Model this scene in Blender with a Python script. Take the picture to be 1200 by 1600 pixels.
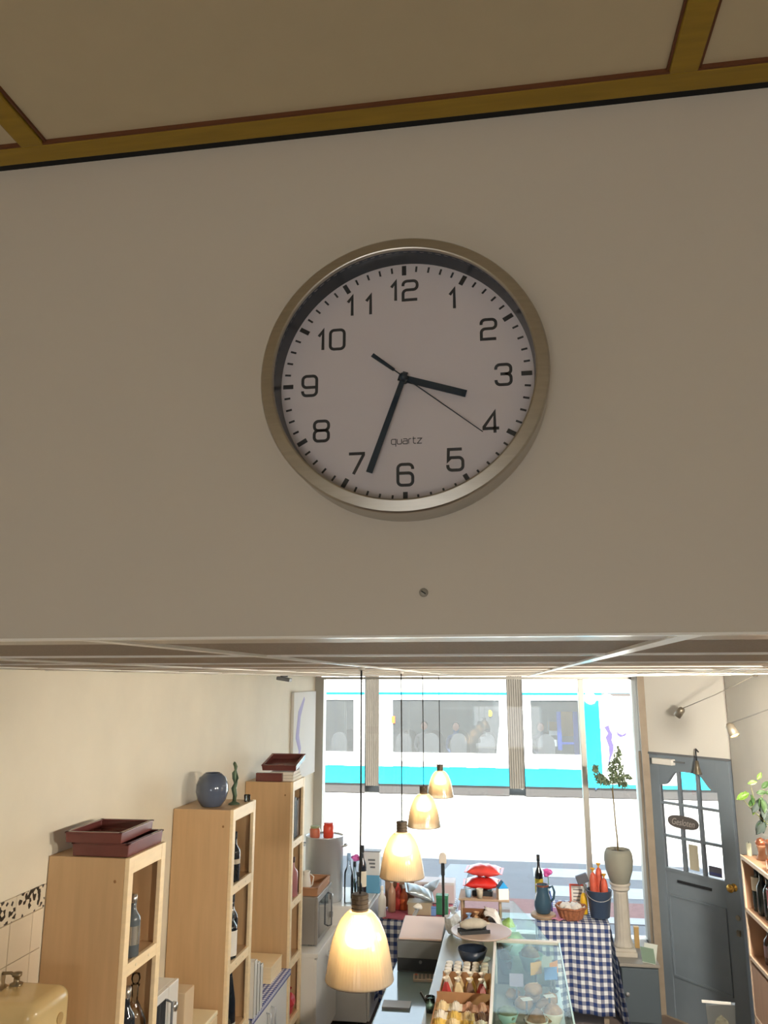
import bpy, bmesh, math, random
from mathutils import Vector, Matrix
random.seed(7)
PI = math.pi
for o in list(bpy.data.objects):
    bpy.data.objects.remove(o, do_unlink=True)
S = bpy.context.scene
COL = S.collection

# ------------------------------------------------------------------ camera
F, CX, CY, HZ, VX, H = 1220., 600., 800., 1064., 797., 2.75
TH = math.atan((HZ - CY) / F)                       # pitch up
PS = math.atan((VX - CX) / F * math.cos(TH))        # turned to the left
cd = bpy.data.cameras.new('camera'); cam = bpy.data.objects.new('camera', cd); COL.objects.link(cam)
cd.sensor_fit = 'VERTICAL'; cd.sensor_height = 36.0; cd.lens = 36.0 * F / 1600.0
cd.clip_start = 0.02; cd.clip_end = 300
cam.location = (0, 0, H); cam.rotation_euler = (PI / 2 + TH, 0, PS)
S.camera = cam

def ray(x, y):
    u = (x - CX) / F; v = -(y - CY) / F
    fy = math.cos(TH) - v * math.sin(TH); fz = math.sin(TH) + v * math.cos(TH)
    return (u * math.cos(PS) - fy * math.sin(PS), u * math.sin(PS) + fy * math.cos(PS), fz)
def aY(x, y, Y): r = ray(x, y); t = Y / r[1]; return Vector((r[0] * t, Y, H + r[2] * t))
def aX(x, y, X): r = ray(x, y); t = X / r[0]; return Vector((X, r[1] * t, H + r[2] * t))
def aZ(x, y, Z): r = ray(x, y); t = (Z - H) / r[2]; return Vector((r[0] * t, r[1] * t, Z))

# ------------------------------------------------------------------ light and exposure
w = bpy.data.worlds.new('sky'); S.world = w; w.use_nodes = True
bg = w.node_tree.nodes['Background']; bg.inputs[0].default_value = (0.72, 0.86, 1.0, 1); bg.inputs[1].default_value = 2.5
sl = bpy.data.lights.new('sun', 'SUN'); sun = bpy.data.objects.new('sun', sl); COL.objects.link(sun)
sl.energy = 26; sl.angle = 0.009; sl.color = (1, .95, .86)
SUN_EL = math.radians(56); SUN_AZ = math.radians(-12)     # behind the shop, so the facade shades the pavement
dirn = Vector((math.sin(SUN_AZ) * math.cos(SUN_EL), math.cos(SUN_AZ) * math.cos(SUN_EL), -math.sin(SUN_EL)))
sun.rotation_euler = dirn.to_track_quat('-Z', 'Y').to_euler()
al = bpy.data.lights.new('rear_fill', 'AREA'); rear = bpy.data.objects.new('rear_fill', al); COL.objects.link(rear)  # added fill light, unseen behind the camera, brightens bulkhead and shop
al.shape = 'RECTANGLE'; al.size = 1.5; al.size_y = .95; al.energy = 10.5; al.color = (1, .91, .80)
rear.location = (-.1, -2.9, 1.7); rear.rotation_euler = (math.radians(90), 0, 0)
pl = bpy.data.lights.new('window_portal', 'AREA'); por = bpy.data.objects.new('window_portal', pl); COL.objects.link(por)
pl.shape = 'RECTANGLE'; pl.size = 3.1; pl.size_y = 2.3; pl.cycles.is_portal = True
por.location = (-.38, 8.12, 1.62); por.rotation_euler = (math.radians(-90), 0, 0)
S.view_settings.view_transform = 'Standard'; S.view_settings.look = 'None'
S.view_settings.exposure = 0.5; S.view_settings.gamma = 1.0; S.view_settings.use_curve_mapping = False

# ------------------------------------------------------------------ materials
def lin(c):
    return tuple((v / 255 / 12.92) if v / 255 <= .04045 else ((v / 255 + .055) / 1.055) ** 2.4 for v in c) + (1,)
MATS = {}
def mat(name, c, rough=.6, metal=0., noise=None, bump=None, spec=.5, aniso=None, stretch=None, emit=None, trans=0., coat=0.):
    if name in MATS: return MATS[name]
    m = bpy.data.materials.new(name); m.use_nodes = True; MATS[name] = m
    nt = m.node_tree; b = nt.nodes['Principled BSDF']; L = nt.links.new
    c4 = lin(c)
    b.inputs['Base Color'].default_value = c4; b.inputs['Roughness'].default_value = rough
    b.inputs['Metallic'].default_value = metal; b.inputs['Specular IOR Level'].default_value = spec
    b.inputs['Transmission Weight'].default_value = trans; b.inputs['Coat Weight'].default_value = coat
    if emit: b.inputs['Emission Color'].default_value = lin(emit[0]); b.inputs['Emission Strength'].default_value = emit[1]
    if noise or bump:
        tc = nt.nodes.new('ShaderNodeTexCoord'); mp = nt.nodes.new('ShaderNodeMapping'); L(tc.outputs['Object'], mp.inputs[0])
        if stretch: mp.inputs['Scale'].default_value = stretch
    if noise:
        n = nt.nodes.new('ShaderNodeTexNoise'); n.inputs['Scale'].default_value = noise[0]; n.inputs['Detail'].default_value = 5
        L(mp.outputs[0], n.inputs['Vector'])
        r = nt.nodes.new('ShaderNodeValToRGB'); a = noise[1]
        r.color_ramp.elements[0].position = .3; r.color_ramp.elements[1].position = .7
        r.color_ramp.elements[0].color = tuple(v * (1 - a) for v in c4[:3]) + (1,)
        r.color_ramp.elements[1].color = tuple(min(1, v * (1 + a)) for v in c4[:3]) + (1,)
        L(n.outputs[0], r.inputs[0]); L(r.outputs[0], b.inputs['Base Color'])
    if bump:
        n2 = nt.nodes.new('ShaderNodeTexNoise'); n2.inputs['Scale'].default_value = bump[0]; n2.inputs['Detail'].default_value = 4
        L(mp.outputs[0], n2.inputs['Vector'])
        bp = nt.nodes.new('ShaderNodeBump'); bp.inputs['Strength'].default_value = bump[1]; bp.inputs['Distance'].default_value = .004
        L(n2.outputs[0], bp.inputs['Height']); L(bp.outputs[0], b.inputs['Normal'])
    return m
def glass(name, tint, refl=1.0, rough=.02, base=0.0, ior=1.45, haze=0.):
    """thin pane: clear or tinted, mirror-like at a slant"""
    if name in MATS: return MATS[name]
    m = bpy.data.materials.new(name); m.use_nodes = True; MATS[name] = m
    nt = m.node_tree; nt.nodes.remove(nt.nodes['Principled BSDF']); L = nt.links.new
    out = nt.nodes['Material Output']
    t = nt.nodes.new('ShaderNodeBsdfTransparent'); t.inputs[0].default_value = tuple(tint) + (1,)
    g = nt.nodes.new('ShaderNodeBsdfGlossy'); g.inputs['Roughness'].default_value = rough
    fr = nt.nodes.new('ShaderNodeFresnel'); fr.inputs[0].default_value = ior
    mu = nt.nodes.new('ShaderNodeMath'); mu.operation = 'MULTIPLY_ADD'; mu.inputs[1].default_value = refl; mu.inputs[2].default_value = base
    mu.use_clamp = True
    mx = nt.nodes.new('ShaderNodeMixShader')
    L(fr.outputs[0], mu.inputs[0]); L(mu.outputs[0], mx.inputs[0]); L(t.outputs[0], mx.inputs[1]); L(g.outputs[0], mx.inputs[2]); L(mx.outputs[0], out.inputs[0])
    if haze:
        df = nt.nodes.new('ShaderNodeBsdfDiffuse'); df.inputs[0].default_value = (.6, .62, .62, 1); m4 = nt.nodes.new('ShaderNodeMixShader'); m4.inputs[0].default_value = haze
        L(mx.outputs[0], m4.inputs[1]); L(df.outputs[0], m4.inputs[2]); L(m4.outputs[0], out.inputs[0])
    return m
def shade_glass(name):
    m = bpy.data.materials.new(name); m.use_nodes = True; MATS[name] = m
    nt = m.node_tree; nt.nodes.remove(nt.nodes['Principled BSDF']); L = nt.links.new
    t = nt.nodes.new('ShaderNodeBsdfTransparent'); t.inputs[0].default_value = (.68, .60, .50, 1)
    tl = nt.nodes.new('ShaderNodeBsdfTranslucent'); tl.inputs[0].default_value = (.95, .85, .70, 1)
    df = nt.nodes.new('ShaderNodeBsdfDiffuse'); df.inputs[0].default_value = (.85, .77, .65, 1)
    g = nt.nodes.new('ShaderNodeBsdfGlossy'); g.inputs['Roughness'].default_value = .08
    m1 = nt.nodes.new('ShaderNodeMixShader'); m1.inputs[0].default_value = .5
    L(tl.outputs[0], m1.inputs[1]); L(df.outputs[0], m1.inputs[2])
    m2 = nt.nodes.new('ShaderNodeMixShader'); m2.inputs[0].default_value = .5
    L(m1.outputs[0], m2.inputs[1]); L(t.outputs[0], m2.inputs[2])
    fr = nt.nodes.new('ShaderNodeFresnel'); fr.inputs[0].default_value = 1.4
    m3 = nt.nodes.new('ShaderNodeMixShader'); L(fr.outputs[0], m3.inputs[0]); L(m2.outputs[0], m3.inputs[1]); L(g.outputs[0], m3.inputs[2])
    L(m3.outputs[0], nt.nodes['Material Output'].inputs[0])
    return m
def gingham(name, period, white, blue):
    m = bpy.data.materials.new(name); m.use_nodes = True; MATS[name] = m
    nt = m.node_tree; b = nt.nodes['Principled BSDF']; L = nt.links.new; b.inputs['Roughness'].default_value = .8
    uv = nt.nodes.new('ShaderNodeUVMap'); sx = nt.nodes.new('ShaderNodeSeparateXYZ'); L(uv.outputs[0], sx.inputs[0])
    vals = []
    for k in (0, 1):
        d = nt.nodes.new('ShaderNodeMath'); d.operation = 'DIVIDE'; d.inputs[1].default_value = period; L(sx.outputs[k], d.inputs[0])
        fr = nt.nodes.new('ShaderNodeMath'); fr.operation = 'FRACT'; L(d.outputs[0], fr.inputs[0])
        g = nt.nodes.new('ShaderNodeMath'); g.operation = 'GREATER_THAN'; g.inputs[1].default_value = .5; L(fr.outputs[0], g.inputs[0]); vals.append(g)
    ad = nt.nodes.new('ShaderNodeMath'); ad.operation = 'ADD'; L(vals[0].outputs[0], ad.inputs[0]); L(vals[1].outputs[0], ad.inputs[1])
    h = nt.nodes.new('ShaderNodeMath'); h.operation = 'MULTIPLY'; h.inputs[1].default_value = .5; L(ad.outputs[0], h.inputs[0])
    r = nt.nodes.new('ShaderNodeValToRGB'); r.color_ramp.interpolation = 'CONSTANT'
    wl, bl = lin(white), lin(blue)
    r.color_ramp.elements[0].color = bl; r.color_ramp.elements[0].position = 0
    r.color_ramp.elements[1].color = wl; r.color_ramp.elements[1].position = .75
    e = r.color_ramp.elements.new(.25); e.color = tuple(.72 * bl[i] + .28 * wl[i] for i in range(3)) + (1,)
    L(h.outputs[0], r.inputs[0]); L(r.outputs[0], b.inputs['Base Color'])
    return m

M_bulk = mat('bulkhead_paint', (212, 202, 187), .42, bump=(60, .05))
M_plaster = mat('shop_plaster', (232, 224, 204), .7, noise=(3, .04), bump=(25, .15))
M_plaster_r = mat('right_wall_paint', (222, 218, 206), .7, noise=(3, .03), bump=(25, .1))
M_panel = mat('upper_ceiling_panel', (208, 192, 158), .6, noise=(30, .015))
M_batten = mat('golden_wood', (160, 128, 34), .5, noise=(14, .12), stretch=(1, 8, 8))
M_black = mat('gap_shade_black', (8, 8, 8), .8)
M_tile = mat('mineral_ceiling_tile', (166, 150, 132), .75, noise=(260, .14), bump=(300, .25))
M_grid = mat('white_metal_grid', (250, 246, 238), .3, spec=.6)
M_white = mat('white_paint', (238, 236, 230), .45)
M_whitep = mat('white_plastic', (232, 230, 224), .3)
M_floor = mat('brown_floor', (120, 104, 94), .45, noise=(8, .15))
M_beech = mat('beech_veneer', (206, 172, 130), .45, noise=(5, .06), stretch=(6, 6, .5))
M_beechedge = mat('beech_edge_lit', (250, 226, 184), .45, noise=(9, .05), stretch=(1, 1, 6))  # lighter than the veneer, painting in window light on the unit fronts
M_steel = mat('brushed_steel', (190, 184, 174), .34, 1.0, noise=(5, .06), stretch=(1, 60, 60))
M_steel2 = mat('stainless', (205, 206, 208), .3, .55)
M_dark = mat('dark_plastic', (38, 42, 46), .4)
M_grey = mat('grey_plastic', (110, 114, 118), .45)
M_door = mat('blue_grey_paint', (124, 136, 146), .4, noise=(6, .05))
M_brass = mat('brass', (214, 170, 86), .25, 1.0)
M_jamb = mat('brown_grey_wood', (152, 138, 120), .6, noise=(10, .08))
M_alu = mat('window_aluminium', (170, 168, 160), .4, .3)
M_pane = glass('window_glass', (.97, .985, .985), .55)
M_case = glass('case_glass', (.92, .96, .94), .12)
M_edge = mat('glass_edge_green', (170, 205, 195), .15)
M_clockglass = glass('clock_glass', (.99, .99, .99), .5)
M_clear = glass('clear_glass', (.9, .93, .93), 1.1)
M_shade = shade_glass('ribbed_amber_glass')
M_bulb = mat('lit_bulb', (255, 220, 160), emit=((255, 226, 172), 30))
M_gingham = gingham('blue_gingham', .060, (235, 238, 242), (38, 62, 120))
M_gingham2 = gingham('blue_gingham_small', .03, (235, 235, 240), (60, 70, 140))

# ------------------------------------------------------------------ mesh helpers
class MB:
    def __init__(s): s.bm = bmesh.new()
    def box(s, x0, x1, y0, y1, z0, z1, R=None):
        vs = [s.bm.verts.new(v) for v in [(x0, y0, z0), (x1, y0, z0), (x1, y1, z0), (x0, y1, z0), (x0, y0, z1), (x1, y0, z1), (x1, y1, z1), (x0, y1, z1)]]
        for f in [(3, 2, 1, 0), (4, 5, 6, 7), (0, 1, 5, 4), (1, 2, 6, 5), (2, 3, 7, 6), (3, 0, 4, 7)]: s.bm.faces.new([vs[i] for i in f])
        if R is not None: bmesh.ops.transform(s.bm, matrix=R, verts=vs)
        return s
    def lathe(s, prof, seg=24, c=(0, 0, 0), M=None, flute=None, close=True):
        rings = []; allv = []
        for r, z in prof:
            ring = []
            for k in range(seg):
                a = 2 * PI * k / seg
                rr = r * (1 + (flute[1] * math.cos(flute[0] * a) if flute else 0))
                ring.append(s.bm.verts.new((c[0] + rr * math.cos(a), c[1] + rr * math.sin(a), c[2] + z)))
            rings.append(ring); allv += ring
        for a, b in zip(rings, rings[1:]):
            for k in range(seg):
                s.bm.faces.new([a[k], a[(k + 1) % seg], b[(k + 1) % seg], b[k]])
        if close:
            if prof[0][0] > 1e-5: s.bm.faces.new(rings[0][::-1])
            if prof[-1][0] > 1e-5: s.bm.faces.new(rings[-1])
        if M is not None: bmesh.ops.transform(s.bm, matrix=M, verts=allv)
        return s
    def tube(s, pts, r, seg=8):
        pts = [Vector(p) for p in pts]; rings = []
        rs = r if isinstance(r, (list, tuple)) else [r] * len(pts)
        for i, p in enumerate(pts):
            d = (pts[min(i + 1, len(pts) - 1)] - pts[max(i - 1, 0)]).normalized()
            u = d.orthogonal().normalized() if i == 0 else (u - d * u.dot(d)).normalized()
            v = d.cross(u)
            rings.append([s.bm.verts.new(p + (u * math.cos(2 * PI * k / seg) + v * math.sin(2 * PI * k / seg)) * rs[i]) for k in range(seg)])
        for a, b in zip(rings, rings[1:]):
            for k in range(seg): s.bm.faces.new([a[k], a[(k + 1) % seg], b[(k + 1) % seg], b[k]])
        s.bm.faces.new(rings[0][::-1]); s.bm.faces.new(rings[-1])
        return s
    def prism(s, poly, a, b, axis='y'):
        """extrude a polygon; axis y: poly in (x,z); axis z: (x,y); axis x: (y,z)"""
        def P(p, t): return {'y': (p[0], t, p[1]), 'z': (p[0], p[1], t), 'x': (t, p[0], p[1])}[axis]
        A = [s.bm.verts.new(P(p, a)) for p in poly]; B = [s.bm.verts.new(P(p, b)) for p in poly]
        n = len(poly)
        s.bm.faces.new(A); s.bm.faces.new(B[::-1])
        for i in range(n): s.bm.faces.new([A[i], B[i], B[(i + 1) % n], A[(i + 1) % n]])
        return s
    def ribbon(s, pts, wd, a, b, closed=False):
        """flat stroke in the xz plane extruded from y=a to y=b"""
        n = len(pts); P = [Vector((p[0], p[1])) for p in pts]; Ls = []; Rs = []
        for i in range(n):
            p0 = P[i - 1] if (i > 0 or closed) else None; p1 = P[(i + 1) % n] if (i < n - 1 or closed) else None
            d0 = (P[i] - p0).normalized() if p0 is not None else None; d1 = (p1 - P[i]).normalized() if p1 is not None else None
            if d0 is None: d0 = d1
            if d1 is None: d1 = d0
            n0 = Vector((-d0.y, d0.x)); n1 = Vector((-d1.y, d1.x)); m = (n0 + n1)
            m = m.normalized() if m.length > 1e-6 else n0
            k = wd / 2 / max(.4, m.dot(n0))
            Ls.append(P[i] + m * k); Rs.append(P[i] - m * k)
        rng = range(n) if closed else range(n - 1)
        f = [[s.bm.verts.new((p.x, a, p.y)) for p in q] for q in (Ls, Rs)]; bk = [[s.bm.verts.new((p.x, b, p.y)) for p in q] for q in (Ls, Rs)]
        for i in rng:
            j = (i + 1) % n
            s.bm.faces.new([f[0][i], f[1][i], f[1][j], f[0][j]]); s.bm.faces.new([bk[0][i], bk[0][j], bk[1][j], bk[1][i]])
            s.bm.faces.new([f[0][i], f[0][j], bk[0][j], bk[0][i]]); s.bm.faces.new([f[1][i], bk[1][i], bk[1][j], f[1][j]])
        return s
    def blob(s, c, r, seed=0, amt=.15, sub=2):
        rnd = random.Random(seed); res = bmesh.ops.create_icosphere(s.bm, subdivisions=sub, radius=1)
        ph = [rnd.uniform(0, 6) for _ in range(6)]
        for v in res['verts']:
            q = v.co.copy(); k = 1 + amt * (math.sin(3 * q.x + ph[0]) * math.sin(4 * q.y + ph[1]) + .6 * math.sin(5 * q.z + ph[2] + 2 * q.x))
            v.co = Vector((c[0] + q.x * r[0] * k, c[1] + q.y * r[1] * k, c[2] + q.z * r[2] * k))
        return s
    def grid(s, fn, nu, nv, uvfn=None):
        V = [[s.bm.verts.new(fn(i / nu, j / nv)) for j in range(nv + 1)] for i in range(nu + 1)]
        uvl = s.bm.loops.layers.uv.verify() if uvfn else None
        for i in range(nu):
            for j in range(nv):
                f = s.bm.faces.new([V[i][j], V[i + 1][j], V[i + 1][j + 1], V[i][j + 1]])
                if uvfn:
                    for l, (a, b) in zip(f.loops, [(i, j), (i + 1, j), (i + 1, j + 1), (i, j + 1)]): l[uvl].uv = uvfn(a / nu, b / nv)
        return s
    def build(s, name, m, parent=None, loc=None, smooth=False, bevel=0., solid=0., rz=0., norm=True, rot=None):
        me = bpy.data.meshes.new(name)
        if norm: bmesh.ops.recalc_face_normals(s.bm, faces=s.bm.faces[:])
        s.bm.to_mesh(me); s.bm.free(); me.materials.append(m)
        if smooth:
            for p in me.polygons: p.use_smooth = True
        o = bpy.data.objects.new(name, me); COL.objects.link(o)
        if parent: o.parent = parent
        if loc is not None: o.location = loc
        if rz: o.rotation_euler.z = rz
        if rot: o.rotation_euler = rot
        if solid: d = o.modifiers.new('s', 'SOLIDIFY'); d.thickness = solid; d.offset = 0
        if bevel:
            d = o.modifiers.new('b', 'BEVEL'); d.width = bevel; d.segments = 2; d.limit_method = 'ANGLE'
        return o
def thing(name, label, cat, loc=(0, 0, 0), rz=0, group=None):
    o = bpy.data.objects.new(name, None); COL.objects.link(o); o.empty_display_size = .05
    o.location = loc; o.rotation_euler = (0, 0, rz); o['label'] = label; o['category'] = cat
    if group: o['group'] = group
    return o
def tag(o, label, cat, group=None):
    o['label'] = label; o['category'] = cat
    if group: o['group'] = group
    return o
def struct(o, label=None):
    o['kind'] = 'structure'
    if label: o['label'] = label
    return o
def kids(o): return [c for c in bpy.data.objects if c.parent == o]
def copy_tree(o, parent=None):
    c = o.copy(); COL.objects.link(c)
    if parent: c.parent = parent
    for ch in kids(o): copy_tree(ch, c)
    return c
def rbox(x, y, z, w, d, h):          # box centred in x,y standing on z
    return MB().box(x - w / 2, x + w / 2, y - d / 2, y + d / 2, z, z + h)
def text_obj(name, s, size, m, parent, loc, rot, ext=.0006, shear=0., align='CENTER', sx=1.):
    c = bpy.data.curves.new(name, 'FONT'); c.body = s; c.size = size; c.extrude = ext; c.shear = shear; c.align_x = align; c.align_y = 'CENTER'
    t = bpy.data.objects.new('tmp', c); COL.objects.link(t); dg = bpy.context.evaluated_depsgraph_get()
    me = bpy.data.meshes.new_from_object(t.evaluated_get(dg)); bpy.data.objects.remove(t, do_unlink=True)
    me.materials.clear(); me.materials.append(m)
    o = bpy.data.objects.new(name, me); COL.objects.link(o); o.parent = parent; o.location = loc; o.rotation_euler = rot; o.scale = (sx, 1, 1)
    return o

# ================================================================== SETTING
WL, WR, WB, ZC, ZU, YB = -1.97, 1.75, .756, 2.792, 3.355, -3.0
# floor
struct(MB().box(WL - .1, WR + .1, YB - .1, 8.05, -.1, 0).build('floor', M_floor))
# side walls
wl = struct(MB().box(WL - .12, WL, YB, 8.0, 0, 3.55).build('wall_left', M_plaster))
wr = struct(MB().box(WR, WR + .12, YB, 6.97, 0, 3.55).build('wall_right', M_plaster_r))
# rear wall with an unseen window, added to light the upper room
wb = struct(MB().box(WL, WR, YB - .12, YB, 0, 1.2).box(WL, WR, YB - .12, YB, 2.2, 3.55).box(WL, -.9, YB - .12, YB, 1.2, 2.2).box(.7, WR, YB - .12, YB, 1.2, 2.2).build('wall_back', M_plaster))
wb2 = struct(MB().box(-.9, .7, YB - .1, YB - .04, 1.2, 1.25).box(-.9, .7, YB - .1, YB - .04, 2.15, 2.2).box(-.13, -.07, YB - .1, YB - .04, 1.25, 2.15).build('window_added', M_white))
# bulkhead that carries the clock
bk = struct(MB().box(WL, WR, WB, WB + .14, ZC + .0014, ZU + .02).build('wall_bulkhead', M_bulk), 'plain beige bulkhead wall that carries the clock')
struct(MB().box(WL, WR, WB - .001, WB + .02, ZC - .0008, ZC + .0014).build('trim_1', M_grid), 'thin white metal edge strip under the bulkhead')
# screw hole with filler
t = thing('wall_screw', 'small grey screw in the bare wall below the clock', 'screw', aY(662, 926, WB))
MB().lathe([(.0036, 0), (.0044, .0006), (.0036, .0020), (0, .0023)], 14, M=Matrix.Rotation(PI / 2, 4, 'X')).build('screw_head', mat('screw_grey', (168, 162, 150), .5, .2), t, smooth=True)
MB().box(-.0026, .0026, -.0027, -.0018, -.0006, .0006, Matrix.Rotation(.6, 4, 'Y')).build('slot', M_dark, t)
# upper ceiling: panels between golden battens
cu = struct(MB().box(WL, WR, YB, WB + .14, ZU + .03, ZU + .12).build('ceiling', mat('ceiling_backing', (60, 52, 40), .9)), 'upper ceiling of beige panels in golden wooden battens')
YJ = .733
for i, (x0, x1) in enumerate([(WL, -1.255), (-1.225, -.539), (-.512, .181), (.208, .90), (.93, WR)]):
    for j in range(4):
        y1 = YJ - .012 - j * .93
        MB().box(x0 + .002, x1 - .002, max(y1 - .9, YB), y1, ZU + .004, ZU + .03).build('ceiling_panel', M_panel, cu, bevel=.002)
for x0, x1 in [(-1.255, -1.225), (-.540, -.511), (.180, .209), (.90, .93)]:
    MB().box(x0, x1, YB, YJ - .012, ZU - .001, ZU + .03).build('batten', M_batten, cu, bevel=.002)
MB().box(WL, WR, YJ - .013, .7475, ZU - .001, ZU + .03).build('batten', M_batten, cu, bevel=.0015)
for j in range(1, 4):
    MB().box(WL, WR, YJ - .042 - j * .93 + .93 * 0, YJ - .012 - j * .93, ZU - .0005, ZU + .03).build('batten', M_batten, cu, bevel=.0015)
M_bead = mat('red_brown_bead', (104, 58, 26), .6)
MB().box(WL, WR, YJ - .0158, YJ - .013, ZU - .0005, ZU + .03).build('bead', M_bead, cu)
for xb in (-.5405, -.5088, .1775, .209): MB().box(xb, xb + .0022, YB, YJ - .016, ZU + .0005, ZU + .03).build('bead', M_bead, cu)
struct(MB().box(WL, WR, .747, WB + .001, ZU - .0005, ZU + .03).build('gap_shade', M_black), 'black strip painted as the shadow in the gap between batten and bulkhead wall')  # solid black strip stands in for the shade inside the gap
# lower suspended ceiling
cl = struct(MB().box(WL, WR, WB + .005, 8.1, ZC + .02, ZC + .15).build('ceiling.001', mat('void', (40, 36, 30), .9)), 'lower suspended ceiling of mineral tiles in a white grid')
XS = [WL, -1.633, -1.033, -.433, .168, .768, 1.368, WR]
YS = [WB + .6 * k for k in range(13)]
YS[-1] = 7.98
tile_cache = {}
for i in range(len(XS) - 1):
    for j in range(len(YS) - 1):
        wx = XS[i + 1] - XS[i] - .021; wy = YS[j + 1] - YS[j] - .011
        key = (round(wx, 3), round(wy, 3)); c = ((XS[i] + XS[i + 1]) / 2, (YS[j] + YS[j + 1]) / 2, ZC)
        if key not in tile_cache:
            tile_cache[key] = MB().box(-wx / 2, wx / 2, -wy / 2, wy / 2, .003, .02).build('ceiling_tile', M_tile, cl, loc=c)
        else:
            o = tile_cache[key].copy(); COL.objects.link(o); o.location = c
for x in XS[1:-1]: MB().box(x - .011, x + .011, WB + .02, 7.98, ZC - .001, ZC + .02).build('grid_bar', M_grid, cl)
for y in YS[1:-1]: MB().box(WL, WR, y - .006, y + .006, ZC - .0005, ZC + .02).build('grid_bar', M_grid, cl)

# left wall: patterned border and glazed tiles
Mt = mat('glazed_tile', (226, 212, 188), .2, noise=(4, .03)); Mgrout = mat('grout', (178, 160, 132), .8)
MB().box(WL, WL + .004, 2.2, 3.285, .9, 1.9).build('grout_bed', Mgrout, wl)
tm = None
for i in range(6):
    for j in range(6):
        y1 = 3.206 - (i - 1) * .152; z1 = 1.822 - j * .152
        yy0, yy1 = y1 - .149, y1
        if i == 0: yy0, yy1 = 3.209, 3.282
        MB().box(WL + .003, WL + .009, yy0, yy1, z1 - .149, z1).build('wall_tile', Mt, wl, bevel=.0015)
mm = bpy.data.materials.new('mosaic_border'); mm.use_nodes = True; nt = mm.node_tree; b = nt.nodes['Principled BSDF']; b.inputs['Roughness'].default_value = .3
tc = nt.nodes.new('ShaderNodeTexCoord'); vo = nt.nodes.new('ShaderNodeTexVoronoi'); vo.inputs['Scale'].default_value = 60
nt.links.new(tc.outputs['Object'], vo.inputs['Vector']); rp = nt.nodes.new('ShaderNodeValToRGB'); rp.color_ramp.interpolation = 'CONSTANT'
rp.color_ramp.elements[0].color = lin((40, 38, 34)); rp.color_ramp.elements[1].color = lin((222, 212, 190)); rp.color_ramp.elements[1].position = .3
sp = nt.nodes.new('ShaderNodeSeparateColor'); nt.links.new(vo.outputs['Color'], sp.inputs[0]); nt.links.new(sp.outputs[0], rp.inputs[0]); nt.links.new(rp.outputs[0], b.inputs['Base Color'])
for i in range(5):
    MB().box(WL + .003, WL + .010, 3.282 - .2 * (i + 1) + .002, 3.282 - .2 * i, 1.826, 1.915).build('border_tile', mm, wl, bevel=.001)

# ---------------------------------------------------------------- front of the shop: window, door splay, facade
WY = 8.0
XJ0, XM, XJ1 = -1.93, aY(902, 1060, WY).x, aY(985, 1060, WY).x
DL = Vector((1.160, 7.66, 0)); DR = Vector((1.738, 6.985, 0))
dv = (DR - DL); DW = dv.length; DA = math.atan2(dv.y, dv.x)
struct(MB().box(WL - .12, WR + 2.2, WY, WY + .25, 2.80, 8.0).box(WL - 6, WL, WY, WY + .25, 0, 8.0).box(WL, XJ1 + .06, WY + .02, WY + .2, 0, .42).build('wall_front', mat('brick_facade', (140, 96, 80), .85, noise=(12, .15))), 'shop front wall above and beside the window')
struct(MB().prism([(DR.x + .13, DR.y - .02), (WR + 2.2, DR.y - .02), (WR + 2.2, 8.25), (DR.x + .33, 8.25)], 0, 8.0, 'z').build('wall_side', mat('brick_facade', (0, 0, 0))), 'brick corner of the shop front outside the door')
wn = struct(MB().box(WL, XJ0 + .05, WY - .03, WY + .09, .42, 2.79).box(WL, XJ1 + .05, WY - .03, WY + .09, .40, .47).box(WL, XJ1 + .05, WY - .02, WY + .08, 2.765, 2.79).build('window_1', M_alu), 'large shop window with thin grey frame facing the street')
MB().box(XM, XM + .05, WY - .03, WY + .08, .47, 2.765).build('mullion', M_alu, wn, bevel=.003)
MB().box(XJ1, XJ1 + .05, WY - .03, WY + .09, .47, 2.765).build('jamb', M_alu, wn, bevel=.003)
MB().box(XJ0 + .05, XM, WY + .02, WY + .028, .47, 2.765).build('pane', M_pane, wn)
MB().box(XM + .05, XJ1, WY + .02, WY + .028, .47, 2.765).build('pane', M_pane, wn)
# splayed wall over the door (local frame: x along the door, y outward)
dsp = struct(MB().box(-.02, DW, 0, .12, 2.125, ZC + .02).build('wall_door', mat('grey_wall_paint', (222, 220, 212), .7, bump=(25, .1)), loc=DL, rz=DA), 'grey wall above the splayed shop door')
struct(MB().box(XJ1 + .0, XJ1 + .06, DL.y - .06, WY - .03, 0, ZC).build('trim_3', M_jamb), 'brown wooden post between shop window and door')
# ---- door
dr = struct(thing('door_1', 'blue grey shop door with nine small panes under a scalloped top', 'door', DL, DA))
del dr['category']
gx0, gx1 = .17, DW - .14; gz0, gz1 = 1.17, 1.99
DT = .045
def dp(name, mb, m=M_door, parent=None, **k): return mb.build(name, m, parent or dr, **k)
dp('stile', MB().box(.018, gx0, 0, DT, .004, 2.11), bevel=.003)
dp('stile', MB().box(gx1, DW - .01, 0, DT, .004, 2.11), bevel=.003)
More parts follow.
